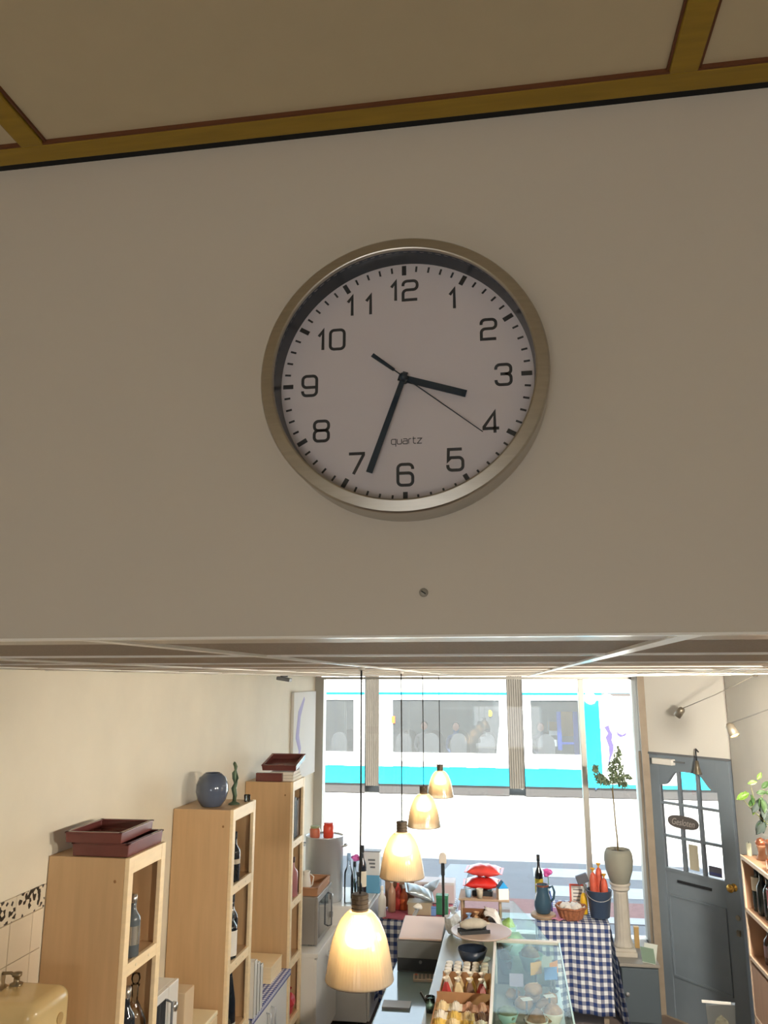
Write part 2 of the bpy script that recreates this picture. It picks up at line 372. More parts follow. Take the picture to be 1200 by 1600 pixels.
# scalloped top rail
n = 40; sc = []
wg = gx1 - gx0
def scallop(u):       # height of the glass top: low at the sides, S-curve up to a high middle
    d = abs(u - .5) * 2
    s_ = min(1, max(0, (d - .36) / .5)); s_ = s_ * s_ * (3 - 2 * s_)
    return 1.985 - .115 * s_ - .01 * d
poly = [(gx0, 2.11)] + [(gx0 + wg * k / n, scallop(k / n)) for k in range(n + 1)] + [(gx1, 2.11)]
dp('top_rail', MB().prism(poly, .001, DT - .001, 'y'))
dp('lower_panel', MB().box(gx0, gx1, .008, DT - .008, .004, gz0))
dp('panel_moulding', MB().box(gx0 + .01, gx1 - .01, -.004, .01, .96, .975).box(gx0 + .01, gx1 - .01, -.004, .01, .33, .345).box(gx0 + .01, gx0 + .025, -.004, .01, .345, .96).box(gx1 - .025, gx1 - .01, -.004, .01, .345, .96))
xs = [gx0, gx0 + wg * .34, gx0 + wg * .67, gx1]; zs = [gz0, gz0 + .27, gz0 + .54, 2.0]
for x in xs[1:-1]: dp('muntin', MB().box(x - .011, x + .011, .004, DT - .004, gz0 - .005, scallop((x - gx0) / wg) + .004))
for z in zs[1:-1]: dp('muntin', MB().box(gx0, gx1, .005, DT - .005, z - .011, z + .011))
dp('bottom_bead', MB().box(gx0, gx1, -.004, DT - .004, gz0 - .012, gz0 + .012))
for i in range(3):
    for j in range(3):
        dp('pane', MB().box(xs[i], xs[i + 1], .02, .025, zs[j], zs[j + 1] if j < 2 else 1.985), M_pane)
dp('letter_slot', MB().box(.29, .62, -.006, .004, 1.08, 1.10), M_dark)
kn = dp('door_knob', MB().lathe([(0, 0), (.03, .002), (.03, .008), (.013, .012), (.013, .03), (.028, .04), (.033, .055), (.026, .068), (0, .072)], 20, M=Matrix.Translation((DW - .055, 0, 1.15)) @ Matrix.Rotation(PI / 2, 4, 'X')), M_brass, smooth=True)
dp('lock', MB().lathe([(0, 0), (.02, .001), (.02, .006), (0, .007)], 16, M=Matrix.Translation((DW - .045, 0, .93)) @ Matrix.Rotation(PI / 2, 4, 'X')).box(DW - .058, DW - .032, -.02, 0, .80, .84), mat('nickel', (170, 160, 140), .3, 1))
cls = dp('door_closer', MB().box(.15, .36, -.055, -.002, 2.035, 2.085), M_whitep, bevel=.004)
dp('closer_arm', MB().box(.36, .47, -.03, -.018, 2.06, 2.072), M_grey, cls)
dp('frame_post', MB().box(-.03, .018, -.012, .07, 0, 2.125), M_jamb)
dp('threshold', MB().box(-.06, DW, -.02, .1, 0, .004).box(-.06, DW, .06, .12, 0, .05), M_jamb)
dp('frame_head', MB().box(-.03, DW, -.008, .07, 2.112, 2.13), M_grey)
DM = Matrix.Translation(DL) @ Matrix.Rotation(DA, 4, 'Z')
# bell on the door head
t = thing('door_bell', 'small tarnished shop bell on a bracket above the door', 'bell', DM @ Vector((.61, -.012, 2.13)), DA)
MB().tube([(0, 0, .035), (0, -.03, .06), (.012, -.05, .03), (.014, -.05, -.03)], .006, 8).build('bracket', M_dark, t, smooth=True)
MB().lathe([(.005, 0), (.014, -.005), (.02, -.05), (.034, -.105), (.036, -.11), (.03, -.107), (0, -.02)], 20, c=(.014, -.05, -.03)).build('bell_body', mat('old_brass', (120, 112, 96), .4, .6), t, smooth=True)
# oval sign
t = thing('door_sign', 'oval dark sign with pale script lettering hanging on the door panes', 'sign', DM @ Vector((.40, -.018, 1.575)), DA)
ov = [(.155 * math.cos(a) * (1 - .0 * a), .062 * math.sin(a) * (1 + .15 * math.cos(2 * a))) for a in [2 * PI * k / 40 for k in range(40)]]
MB().prism(ov, 0, .012).build('board', mat('sign_dark', (92, 88, 86), .5), t, bevel=.002)
text_obj('lettering', 'Gesloten', .075, mat('sign_pale', (178, 172, 166), .5), t, (0, -.001, -.003), (PI / 2, 0, 0), .0008, .35, sx=.85)
# paper notices behind the panes
tag(MB().box(-.045, .045, 0, .003, 0, .20).build('paper_notice', mat('paper_beige', (196, 190, 168), .8), loc=DM @ Vector(((xs[1] + xs[2]) / 2, .012, 1.205)), rz=DA), 'blank beige paper notice on the door\'s lower middle pane', 'notice')
t = thing('opening_hours_card', 'small dark card in the lower right door pane', 'notice', DM @ Vector((xs[2] + .045, .010, 1.195)), DA)
MB().box(0, .12, 0, .003, 0, .075).build('card', mat('card_grey', (96, 98, 112), .6), t)
MB().box(.01, .11, -.001, 0, .01, .03).build('print_block', mat('card_blue', (70, 80, 140), .6), t)

# ================================================================== CLOCK
CC = Vector((-.0955, WB, 3.048))
ck = thing('wall_clock', 'round brushed steel wall clock with white dial reading 3:33', 'clock', CC)
RXm = Matrix.Rotation(PI / 2, 4, 'X')      # lathe z -> -y (towards the viewer)
R0 = .1445
bz = MB()
for seg_ in ([(R0 - .004, 0), (R0 - .001, .003), (R0 - .001, .0405)], [(R0 - .001, .0405), (R0 - .0016, .0425), (R0 - .0028, .0436)], [(R0 - .0028, .0436), (R0 - .0130, .0452)], [(R0 - .0130, .0452), (R0 - .0143, .0448), (R0 - .0148, .0436), (R0 - .0148, .041)]):
    bz.lathe(seg_, 180, M=RXm, close=False)
bz.build('bezel', M_steel, ck, smooth=True, norm=False)
MB().lathe([(R0 - .0149, .0415), (R0 - .0152, .016)], 160, M=RXm, close=False).build('inner_rim', mat('rim_shade_blue', (14, 34, 52), .3), ck, smooth=True)  # navy colour paints in the dark reflection on the bezel's inner side
MB().lathe([(0, 0), (R0 - .003, 0), (R0 - .003, .004), (0, .004)], 96, M=RXm).build('back_plate', M_dark, ck)
MB().lathe([(0, .0155), (R0 - .0147, .0155), (R0 - .0147, .016), (0, .016)], 128, M=RXm).build('dial', mat('dial_white', (226, 216, 216), .5), ck)
MB().lathe([(0, .0385), (R0 - .0149, .0385), (R0 - .0149, .0395), (0, .0395)], 96, M=RXm).build('cover_glass', M_clockglass, ck)
M_ink = mat('clock_ink', (44, 46, 50), .5); M_hand = mat('clock_hand', (14, 40, 58), .35)
yf = -.0164
for k in range(60):
    a = 2 * PI * k / 60; big = k % 5 == 0
    r0, r1, wd = (.1165, .1272, .0046) if big else (.1200, .1262, .0020)
    M = Matrix.Rotation(a, 4, 'Y')
    MB().box(-wd / 2, wd / 2, yf, yf + .0005, r0, r1, M).build('hour_tick' if big else 'minute_tick', M_ink, ck)
def arc(cx, cz, r, a0, a1, n=6, rz=None):
    return [(cx + r * math.cos(math.radians(a0 + (a1 - a0) * k / n)), cz + (rz or r) * math.sin(math.radians(a0 + (a1 - a0) * k / n))) for k in range(n + 1)]
Wg, Hg, q = .0148, .0212, .0042
def glyph(ch):
    W, Hh, r = Wg, Hg, q; m_ = Hh * .53
    if ch == '0': return [(arc(W - r, Hh - r, r, 0, 90) + arc(r, Hh - r, r, 90, 180) + arc(r, r, r, 180, 270) + arc(W - r, r, r, 270, 360), True)], W
    if ch == '1': return [([(0, Hh * .72), (.0046, Hh), (.0046, 0)], False)], .0046
    if ch == '2': return [([(0, Hh * .74)] + arc(r, Hh - r, r, 180, 90) + arc(W - r, Hh - r, r, 90, 0) + arc(W - r, m_ + r, r, 0, -90) + arc(r, m_ - r, r, 90, 180) + [(0, 0), (W, 0)], False)], W
    if ch == '3': return [([(0, Hh * .76)] + arc(r, Hh - r, r, 180, 90) + arc(W - r, Hh - r, r, 90, 0) + arc(W - r * .9, m_ + r * .9, r * .9, 0, -90) + [(W * .3, m_)], False),
                          ([(W * .6, m_)] + arc(W - r, m_ - r, r, 90, 0) + arc(W - r, r, r, 0, -90) + arc(r, r, r, 270, 180) + [(0, Hh * .24)], False)], W
    if ch == '4': return [([(W * .72, 0), (W * .72, Hh), (0, Hh * .3), (0, Hh * .22), (W, Hh * .22)], False)], W
    if ch == '5': return [([(W * .95, Hh), (W * .06, Hh), (W * .03, Hh * .48), (W * .2, Hh * .60)] + arc(W - r, Hh * .60 - r, r, 90, 0) + arc(W - r, r, r, 0, -90) + arc(r, r, r, 270, 180) + [(0, Hh * .26)], False)], W
    if ch == '6': return [([(W, Hh * .76)] + arc(W - r, Hh - r, r, 0, 90) + arc(r, Hh - r, r, 90, 180) + arc(r, r, r, 180, 270) + arc(W - r, r, r, 270, 360) + arc(W - r, Hh * .58 - r, r, 0, 90) + [(.001, Hh * .58)], False)], W
    if ch == '7': return [([(0, Hh), (W, Hh), (W, Hh * .93), (W * .32, 0)], False)], W
    if ch == '8': return [(arc(W - r, Hh - r, r, 0, 90) + arc(r, Hh - r, r, 90, 180) + arc(r, m_ + r, r, 180, 270) + arc(W - r, m_ + r, r, 270, 360), True),
                          (arc(W - r, m_ - r, r, 0, 90) + arc(r, m_ - r, r, 90, 180) + arc(r, r, r, 180, 270) + arc(W - r, r, r, 270, 360), True)], W
    if ch == '9': return [([(0, Hh * .24)] + arc(r, r, r, 180, 270) + arc(W - r, r, r, 270, 360) + arc(W - r, Hh - r, r, 0, 90) + arc(r, Hh - r, r, 90, 180) + arc(r, Hh * .42 + r, r, 180, 270) + [(W - .001, Hh * .42)], False)], W
def put_text(name, glyphs, cx, cz, gap, wd, mt, parent, y):
    tot = sum(g[1] for g in glyphs) + gap * (len(glyphs) - 1); x = cx - tot / 2; mb = MB()
    for strokes, gw in glyphs:
        for pts, cl_ in strokes: mb.ribbon([(x + p[0], cz + p[1]) for p in pts], wd, y, y + .0004, cl_)
        x += gw + gap
    return mb.build(name, mt, parent)
for hnum in range(1, 13):
    a = 2 * PI * hnum / 12; rr = .099
    px, pz = rr * math.sin(a), rr * math.cos(a)
    if hnum == 10: px += .009
    if hnum == 11: px += .002
    put_text('numeral', [glyph(c) for c in str(hnum)], px, pz - Hg / 2, .0078 if hnum != 11 else .0150, .0030, M_ink, ck, yf)
x_ = .0056; lh = .0052
SM = {'q': ([([(x_ * .8, 0), (.0009, 0), (0, .0009), (0, lh - .0009), (.0009, lh), (x_ * .8, lh), (x_ * .8, -.0026)], False)], .0045),
      'u': ([([(0, lh), (0, .0009), (.0009, 0), (.0036, 0), (.0045, .0009), (.0045, lh)], False)], .0045),
      'a': ([([(.0004, lh), (.0036, lh), (.0045, lh - .0009), (.0045, 0), (.0008, 0), (0, .0008), (0, .0022), (.0008, .003), (.0045, .003)], False)], .0045),
      'r': ([([(0, 0), (0, lh - .0009), (.0009, lh), (.0026, lh)], False)], .0026),
      't': ([([(.0009, lh + .0018), (.0009, .0009), (.0018, 0), (.0034, 0)], False), ([(0, lh), (.0032, lh)], False)], .0034),
      'z': ([([(0, lh), (.0045, lh), (0, 0), (.0046, 0)], False)], .0046)}
put_text('quartz_lettering', [SM[c] for c in 'quartz'], .0015, -.0672, .0013, .0007, M_ink, ck, yf)
def hand(name, ang, r0, r1, w0, w1, y, m=M_hand):
    return MB().prism([(-w0 / 2, r0), (w0 / 2, r0), (w1 / 2, r1), (-w1 / 2, r1)], y, y + .0009).build(name, m, ck, rot=(0, ang, 0))
hand('hour_hand', math.atan2(.061, -.0195), -.006, .065, .0072, .0072, -.0215)
hand('minute_hand', math.atan2(-.0345, -.0965), -.006, .1035, .0052, .0066, -.0245)
sh = hand('second_hand', math.atan2(.077, -.0615), -.014, .099, .0012, .0008, -.027)
MB().prism([(-.0022, -.0405), (.0022, -.0405), (.0016, -.012), (-.0016, -.012)], -.027, -.0262).build('counterweight', M_hand, sh)
MB().lathe([(0, .016), (.0042, .016), (.0042, .0275), (.003, .029), (0, .0295)], 20, M=RXm).build('hub', M_hand, ck, smooth=True)

# ================================================================== STREET
ZG = -.08
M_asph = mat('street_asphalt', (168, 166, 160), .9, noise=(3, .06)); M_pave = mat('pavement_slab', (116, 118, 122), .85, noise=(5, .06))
M_line = mat('road_white', (164, 166, 168), .8, noise=(8, .04)); M_red = mat('red_brick_path', (128, 92, 88), .85, noise=(20, .1))
struct(MB().box(-40, 40, 8.05, 60, ZG - .1, ZG).build('street', M_asph), 'pale sunlit street surface')
struct(MB().box(-40, 40, 11.3, 14.3, ZG, ZG + .008).build('roadway', mat('shade_asphalt', (108, 110, 114), .9, noise=(3, .06))), 'grey roadway coloured darker for the shade of the shop')  # building shade put into the colour: darker than the rest of the street
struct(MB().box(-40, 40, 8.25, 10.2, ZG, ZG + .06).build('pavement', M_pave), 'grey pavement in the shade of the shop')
struct(MB().box(-40, 40, 10.2, 10.45, ZG, ZG + .07).build('kerb', M_line), 'pale kerb along the pavement')
struct(MB().box(-40, 40, 10.45, 11.3, ZG, ZG + .02).build('cycle_path', M_red), 'dull red cycle path beside the kerb')
for i, (y0, y1) in enumerate([(11.55, 12.1), (12.6, 13.15)]):
    struct(MB().box(.25, 4.6, y0, y1, ZG, ZG + .012).build('light_stripe', M_line), ['near', 'far'][i] + ' white painted stripe of the street crossing')
struct(MB().prism([(-1.35, 10.5), (-.75, 10.5), (-.70, 13.1), (-1.02, 13.1)], ZG + .021, ZG + .034, 'z').build('light_stripe', mat('pale_light_gap', (140, 146, 150), .8)), 'pale dropped strip leading from the kerb to the street')  # wedge of light between shadow outlines, laid in as a paler strip
struct(MB().prism([(15., ZG), (16.5, .10), (26, .10), (27, ZG)], -40, 40, 'x').build('tram_bed', M_asph), 'strip of street carrying the tram rails')

# ------------------------------------------------------------------ tram
TY, TYB = 19.5, 21.9
M_tw = mat('tram_white', (246, 246, 242), .35); M_tc = mat('tram_cyan', (12, 168, 205), .35); M_ti = mat('tram_interior', (150, 154, 156), .7)
M_td = mat('tram_dark_skirt', (52, 50, 50), .6); M_bel = mat('tram_bellows', (92, 86, 78), .8, noise=(4, .12), stretch=(10, 1, 1)); M_tg = glass('tram_glass', (.75, .78, .80), .6, haze=.06)  # the diffuse mix paints a pale grey reflection haze over the tram windows
M_seat = mat('tram_seat', (112, 110, 112), .7); M_rail = mat('tram_rail', (150, 152, 152), .4)
ZG0 = ZG; ZG = .10
tr = thing('tram', 'long white tram with a cyan lower stripe standing across the street', 'tram', (0, TY, ZG))
T0 = -TY
def tb(name, x0, x1, y0, y1, z0, z1, m, parent=tr, **k): return MB().box(x0, x1, y0 - TY, y1 - TY, z0 - ZG, z1 - ZG).build(name, m, parent, **k)
mods = [(-9.2, -3.56, [(-8.6, -6.9), (-6.5, -4.75), (-4.62, -3.83)]), (-3.20, -.10, [(-3.0, -.28)]), (.28, 6.4, [(.46, 1.58)])]
for x0, x1, wins in mods:
    tb('roof', x0, x1, TY, TYB, 3.15, 3.35, M_tw, bevel=.05)
    tb('upper_panel', x0, x1, TY, TY + .06, 2.30, 3.16, M_tw)
    tb('stripe', x0, x1, TY - .004, TY, 2.42, 2.48, M_tc)
    tb('middle_panel', x0, x1 if x1 < 3 else 2.0, TY, TY + .06, .74, 1.06, M_tw)
    tb('lower_panel', x0, x1 if x1 < 3 else 1.62, TY - .01, TY + .06, .34, .74, M_tc)
    tb('skirt', x0, x1, TY + .03, TY + .1, .115, .34, M_td)
    xs_ = [x0] + [v for w_ in wins for v in w_] + [x1 if x1 < 3 else 1.62]
    for a, b_ in zip(xs_[::2], xs_[1::2]): tb('pillar', a, b_, TY, TY + .06, 1.06, 2.30, M_tw)
    for a, b_ in wins: tb('window_pane', a, b_, TY + .02, TY + .026, 1.06, 2.30, M_tg)
    tb('floor_deck', x0, x1, TY + .06, TYB, .30, .40, M_td)
    tb('far_side', x0, x1, TYB - .06, TYB, .34, 3.16, M_ti)
    for a, b_ in wins:
        nx = int((b_ - a) / .62)
        for k in range(nx):
            cx = a + .35 + k * .68
            if cx > b_ - .15: continue
            for row in (.35, 1.6):
                pts = [(cx - .2, .4), (cx - .2, 1.30)] + arc(cx, 1.30, .2, 180, 0, 8) + [(cx + .2, .4)]
                MB().prism([(p[0], p[1] - ZG) for p in pts], row, row + .08).build('seat_back', M_seat, tr, bevel=.015)
                tb('seat', cx - .2, cx + .2, TY + row - .4, TY + row, .78, .86, M_seat)
        tb('handrail', a + .1, b_ - .1, TY + .75, TY + .78, 2.06, 2.10, M_rail)
        for xx in (a + .42, b_ - .42): tb('pole', xx, xx + .035, TY + .72, TY + .755, .4, 2.25, M_rail)
# right-hand end of the third module: cyan door column, white leaf with a figure drawing
tb('cyan_column', 1.62, 2.05, TY - .008, TY + .06, .34, 2.30, M_tc)
tb('white_leaf', 2.05, 3.75, TY, TY + .06, .40, 2.30, M_tw)
tb('lower_panel', 2.05, 3.75, TY - .01, TY + .06, .34, .42, M_tc)
tb('lower_panel', 3.75, 6.4, TY - .01, TY + .06, .34, .86, M_tc)
tb('end_panel', 3.75, 6.4, TY, TY + .06, .86, 2.30, M_tw)
tb('grey_strip', 2.12, 2.95, TY - .008, TY, 2.40, 2.47, mat('strip_grey', (72, 66, 64), .5))
M_lil = mat('lilac_print', (62, 52, 128), .6); M_lg = mat('grey_print', (64, 60, 70), .6)
def tp(name, poly, m): return MB().prism([(p[0], p[1] - ZG) for p in poly], -.006, 0).build(name, m, tr)
pp = lambda pts: [(v.x, v.z) for v in (aY(x, y, TY) for x, y in pts)]
tp('figure_print', pp([(944, 1136), (951, 1133), (954, 1142), (957, 1147), (956, 1157), (959, 1165), (958, 1176), (954, 1186), (950, 1196), (952, 1180), (951, 1166), (946, 1152), (950, 1146)]), M_lil)
tp('bird_print', pp([(963, 1139), (966, 1145), (972, 1148), (980, 1144), (977, 1150), (969, 1152), (964, 1148)]), M_lil)
tp('twig_print', pp([(934, 1139), (940, 1139), (940, 1140.5), (934, 1140.5)]), M_lg)
M_lb = mat('leaf_print_blue', (20, 70, 170), .6)
for k in range(6):
    y = 1185 + k * 8
    tp('leaf_print', pp([(930, y + 6), (920, y), (917, y - 4), (922, y - 3), (931, y + 3)]), M_lb)
    tp('leaf_print', pp([(930, y + 7), (936, y + 1), (941, y - 4), (937, y + 3), (931, y + 9)]), M_lb)
M_tbl = mat('pane_image_blue', (40, 80, 190), .5)  # blue bars and panels below imitate a blue-framed view showing in the pane
for nm, q4, yy, m in [('pane_image_post', (872, 1112, 876, 1172), .5, M_tbl), ('pane_image_post', (898, 1112, 902, 1180), .5, M_tbl), ('pane_image_rail', (876, 1160, 898, 1163), .52, M_tbl), ('tan_panel', (877, 1112, 897, 1150), 1.3, mat('tan_panel', (196, 160, 104), .7)), ('tan_panel', (856, 1128, 872, 1146), 1.4, mat('tan_panel', (0, 0, 0))), ('white_box', (858, 1142, 874, 1149), .7, M_tw), ('white_box', (854, 1156, 872, 1166), .6, M_tw)]:
    p0_, p1_ = aY(q4[0], q4[3], TY + yy), aY(q4[2], q4[1], TY + yy)
    tb(nm, p0_.x, p1_.x, TY + yy, TY + yy + .05, p0_.z, p1_.z, m)
# bellows between modules, each built from folds
for x0, x1 in [(-3.56, -3.20), (-.10, .28)]:
    nf = 7
    for k in range(nf):
        a = x0 + (x1 - x0) * k / nf; b_ = x0 + (x1 - x0) * (k + 1) / nf; m_ = (a + b_) / 2
        MB().prism([(a, .14), (m_, .07), (b_, .14), (b_, .3), (a, .3)], .27 - ZG, 3.1 - ZG, 'z').build('bellows_fold', M_bel, tr)
for xw in (-7.6, -5.2, -2.5, -.8, 1.0, 3.2):
    MB().lathe([(0, 0), (.1, 0), (.28, .01), (.3, .03), (.3, .1), (0, .1)], 28, M=Matrix.Translation((xw, .55, .30)) @ RXm).build('wheel', M_td, tr, smooth=False)
# red and yellow marks inside the window
tp('red_sticker', pp([(612, 1119), (617, 1119), (617, 1130), (612, 1130)]), mat('orange_red', (240, 90, 40), .5))
tp('yellow_sticker', pp([(764, 1110), (767, 1110), (769, 1114), (768, 1119), (764, 1119)]), mat('sticker_yellow', (230, 200, 40), .5))
# seated passengers, one continuous skinned body each
def passenger(x, y, shirt, skin, hair, label, sgn=1):
    root = thing('person', label, 'person', (x, y, .86))
    me = bpy.data.meshes.new('body')
    V = [(0, 0, .08), (0, 0, .28), (0, 0, .50), (0, 0, .60), (0, -.01, .74), (.19, 0, .50), (.24, -.03, .25), (.15 , -.22, .16), (-.19, 0, .50), (-.24, -.03, .25), (-.15, -.22, .16), (.1, -.38, .08), (-.1, -.38, .08), (.1, -.42, -.34), (-.1, -.42, -.34)]
    E_ = [(0, 1), (1, 2), (2, 3), (3, 4), (2, 5), (5, 6), (6, 7), (2, 8), (8, 9), (9, 10), (0, 11), (0, 12), (11, 13), (12, 14)]
    rad = [.15, .15, .13, .055, .1, .07, .05, .035, .07, .05, .035, .075, .075, .05, .05]
    me.from_pydata(V, E_, []); me.materials.append(shirt); o = bpy.data.objects.new('body', me); COL.objects.link(o); o.parent = root
    o.modifiers.new('k', 'SKIN')
    for sv, r in zip(me.skin_vertices[0].data, rad): sv.radius = (r, r * .8)
    me.skin_vertices[0].data[0].use_root = True
    d = o.modifiers.new('u', 'SUBSURF'); d.levels = 2; d.render_levels = 2
    MB().blob((0, -.012, .755), (.082, .1, .115), 1, .03).build('face', skin, root, smooth=True)
    MB().blob((0, .02, .785), (.092, .1, .105), 2, .04).build('hair', hair, root, smooth=True)
Msk = mat('skin', (222, 168, 146), .6); Mhr = mat('dark_hair', (96, 84, 78), .7)
passenger(aY(662, 1140, 20.6).x, 20.75, mat('shirt_grey', (170, 166, 170), .8), Msk, Mhr, 'seated tram passenger in grey beside the window pole')
passenger(aY(712, 1150, 20.3).x, 20.45, mat('shirt_blue', (110, 126, 170), .8), Msk, Mhr, 'seated tram passenger in a blue top')
passenger(aY(845, 1150, 20.6).x, 20.5, mat('shirt_dark', (130, 130, 142), .8), Msk, mat('light_hair', (150, 110, 90), .7), 'seated tram passenger in dark clothing in the right window')

# ================================================================== PENDANT LAMPS
lamp_pos = [(-.449, 2.4), (-.489, 3.6), (-.522, 4.8), (-.530, 6.0)]
ZR = 1.925                                            # rim height
outer = [(.026, .180), (.034, .177), (.045, .167), (.057, .152), (.067, .132), (.0765, .107), (.0825, .085), (.0870, .062), (.0915, .035), (.0950, .012), (.0965, .004), (.0975, 0)]
prof = outer + [(.0955, -.003)] + [(r - .0028, z - .001) for r, z in outer[::-1][1:-1]]
lab = ['nearest and largest of the row of ribbed glass pendant lamps', 'second ribbed glass pendant lamp from the clock wall', 'third ribbed glass pendant lamp from the clock wall', 'farthest and smallest of the row of ribbed glass pendant lamps']
M_sock = mat('socket_bronze', (98, 86, 72), .45, .4)
p0 = thing('pendant_lamp', lab[0], 'lamp', (lamp_pos[0][0], lamp_pos[0][1], ZR), 0, 'row of pendant lamps over the counter')
MB().lathe(prof, 240, flute=(60, .003), close=False).build('glass_shade', M_shade, p0, smooth=True)
so = MB().lathe([(0, .224), (.022, .224)] + [v for k in range(4) for v in [(.0245, .222 - k * .012), (.0245, .215 - k * .012), (.0225, .214 - k * .012), (.0225, .211 - k * .012)]] + [(.0245, .172), (0, .170)], 28).build('socket', M_sock, p0, smooth=False)
MB().tube([(0, 0, .222), (.001, 0, .5), (0, 0, ZC - ZR)], .0028, 8).build('cord', mat('black_cord', (30, 28, 26), .6), p0, smooth=True)
MB().lathe([(0, 0), (.012, 0), (.012, -.006), (.006, -.010), (0, -.010)], 20, c=(0, 0, ZC - ZR)).build('ceiling_cup', M_white, p0, smooth=True)
MB().lathe([(0, .082), (.020, .083), (.036, .090), (.042, .104), (.040, .118), (.030, .134), (.018, .150), (.014, .168), (0, .168)], 24).build('bulb', M_bulb, p0, smooth=True)
for k in range(1, 4):
    c = copy_tree(p0); c.location = (lamp_pos[k][0], lamp_pos[k][1], ZR); c['label'] = lab[k]

# ================================================================== LEFT SIDE: shelving units
XF, XBk = -1.60, -1.965
SZ = [.06, .39, .785, 1.175, 1.585]
def shelf_unit(y0, y1, label):
    t = thing('shelving_unit', label, 'shelf', ((XF + XBk) / 2, (y0 + y1) / 2, 0), 0, 'row of tall beech shelving units')
    ox, oy = (XF + XBk) / 2, (y0 + y1) / 2
    def b(name, X0, X1, Y0, Y1, Z0, Z1, m, **k): return MB().box(X0 - ox, X1 - ox, Y0 - oy, Y1 - oy, Z0, Z1).build(name, m, t, **k)
    b('side_panel', XBk, XF - .02, y0, y0 + .018, 0, 2.02, M_beech); b('side_panel', XBk, XF - .02, y1 - .018, y1, 0, 2.02, M_beech)
    b('back_panel', XBk, XBk + .006, y0 + .018, y1 - .018, .05, 2.0, M_beech)
    b('top_panel', XBk, XF - .02, y0 + .018, y1 - .018, 2.0, 2.02, M_beech)
    b('front_stile', XF - .02, XF, y0, y0 + .042, 0, 2.022, M_beechedge, bevel=.002); b('front_stile', XF - .02, XF, y1 - .042, y1, 0, 2.022, M_beechedge, bevel=.002)
    b('front_rail', XF - .02, XF - .001, y0 + .042, y1 - .042, 1.955, 2.022, M_beechedge, bevel=.002)
    for z in SZ:
        s_ = b('shelf', XBk + .006, XF - .02, y0 + .018, y1 - .018, z, z + .018, M_beech)
        b('lip', XF - .02, XF - .001, y0 + .042, y1 - .042, z - .028, z + .022, M_beechedge, s_, ) if False else MB().box(XF - .02 - ox, XF - .001 - ox, y0 + .042 - oy, y1 - .042 - oy, z - .03, z + .02).build('front_lip', M_beechedge, s_, bevel=.002)
        for k in range(2): MB().lathe([(0, 0), (.006, 0), (.006, .002), (0, .003)], 10, M=Matrix.Translation((XF - .001 - ox, (k - .5) * .12, z - .005)) @ Matrix.Rotation(PI / 2, 4, 'Y')).build('screw_cap', mat('cap_pale', (240, 224, 190), .4), s_)
    for z in (.5, 1.93):
        MB().lathe([(0, 0), (.007, 0), (.006, .0015), (0, .002)], 10, M=Matrix.Translation((XF - .06 - ox, y0 - oy, z)) @ RXm).build('screw_cap', mat('cap_brown', (150, 110, 66), .5), t)
    return t
U = [(3.30, 3.66), (4.575, 4.985), (5.86, 6.20)]
shelf_unit(*U[0], 'tall beech shelving unit nearest the tiled wall, brown trays on top')
shelf_unit(*U[1], 'middle tall beech shelving unit with a blue vase on top')
shelf_unit(*U[2], 'farthest tall beech shelving unit, nearest the shop window')

# trays on the first unit
M_tray = mat('brown_tray', (112, 62, 58), .25, noise=(6, .08))
def tray(name, label, loc, rz, w_, d_, h_, tilt=0., group=None, m=M_tray):
    t = thing(name, label, 'tray', loc, rz, group); t.rotation_euler = (tilt, 0, rz)
    k = .955; T = .005
    def ring(s, z): return [(-w_ / 2 * s, -d_ / 2 * s, z), (w_ / 2 * s, -d_ / 2 * s, z), (w_ / 2 * s, d_ / 2 * s, z), (-w_ / 2 * s, d_ / 2 * s, z)]
    def shell(rings, cap0=True):
        mb = MB(); vs = [[mb.bm.verts.new(p) for p in r] for r in rings]
        for a, b_ in zip(vs, vs[1:]):
            for i in range(4): mb.bm.faces.new([a[i], a[(i + 1) % 4], b_[(i + 1) % 4], b_[i]])
        mb.bm.faces.new(vs[0][::-1]); mb.bm.faces.new(vs[-1]); return mb
    shell([ring(k, 0), ring(.98, h_), ring(.945, h_), ring(k - .04, T)]).build('tray_body', m, t, bevel=.006)
    mb = MB(); hw, hd = w_ / 2, d_ / 2
    mb.box(-hw, hw, -hd, -hd + .018, h_ - .004, h_ + .003).box(-hw, hw, hd - .018, hd, h_ - .004, h_ + .003).box(-hw, -hw + .018, -hd, hd, h_ - .004, h_ + .003).box(hw - .018, hw, -hd, hd, h_ - .004, h_ + .003)
    mb.build('rim', m, t, bevel=.002)
    return t
z0 = 2.022
tray('storage_tray', 'lower brown plastic tray of the pair on the shelving top', (-1.742, 3.478, z0), .0, .262, .345, .052, 0, 'stacked brown trays')
tray('storage_tray', 'upper brown plastic tray, shifted back on the one beneath', (-1.772, 3.452, z0 + .056), .03, .258, .33, .042, 0, 'stacked brown trays')
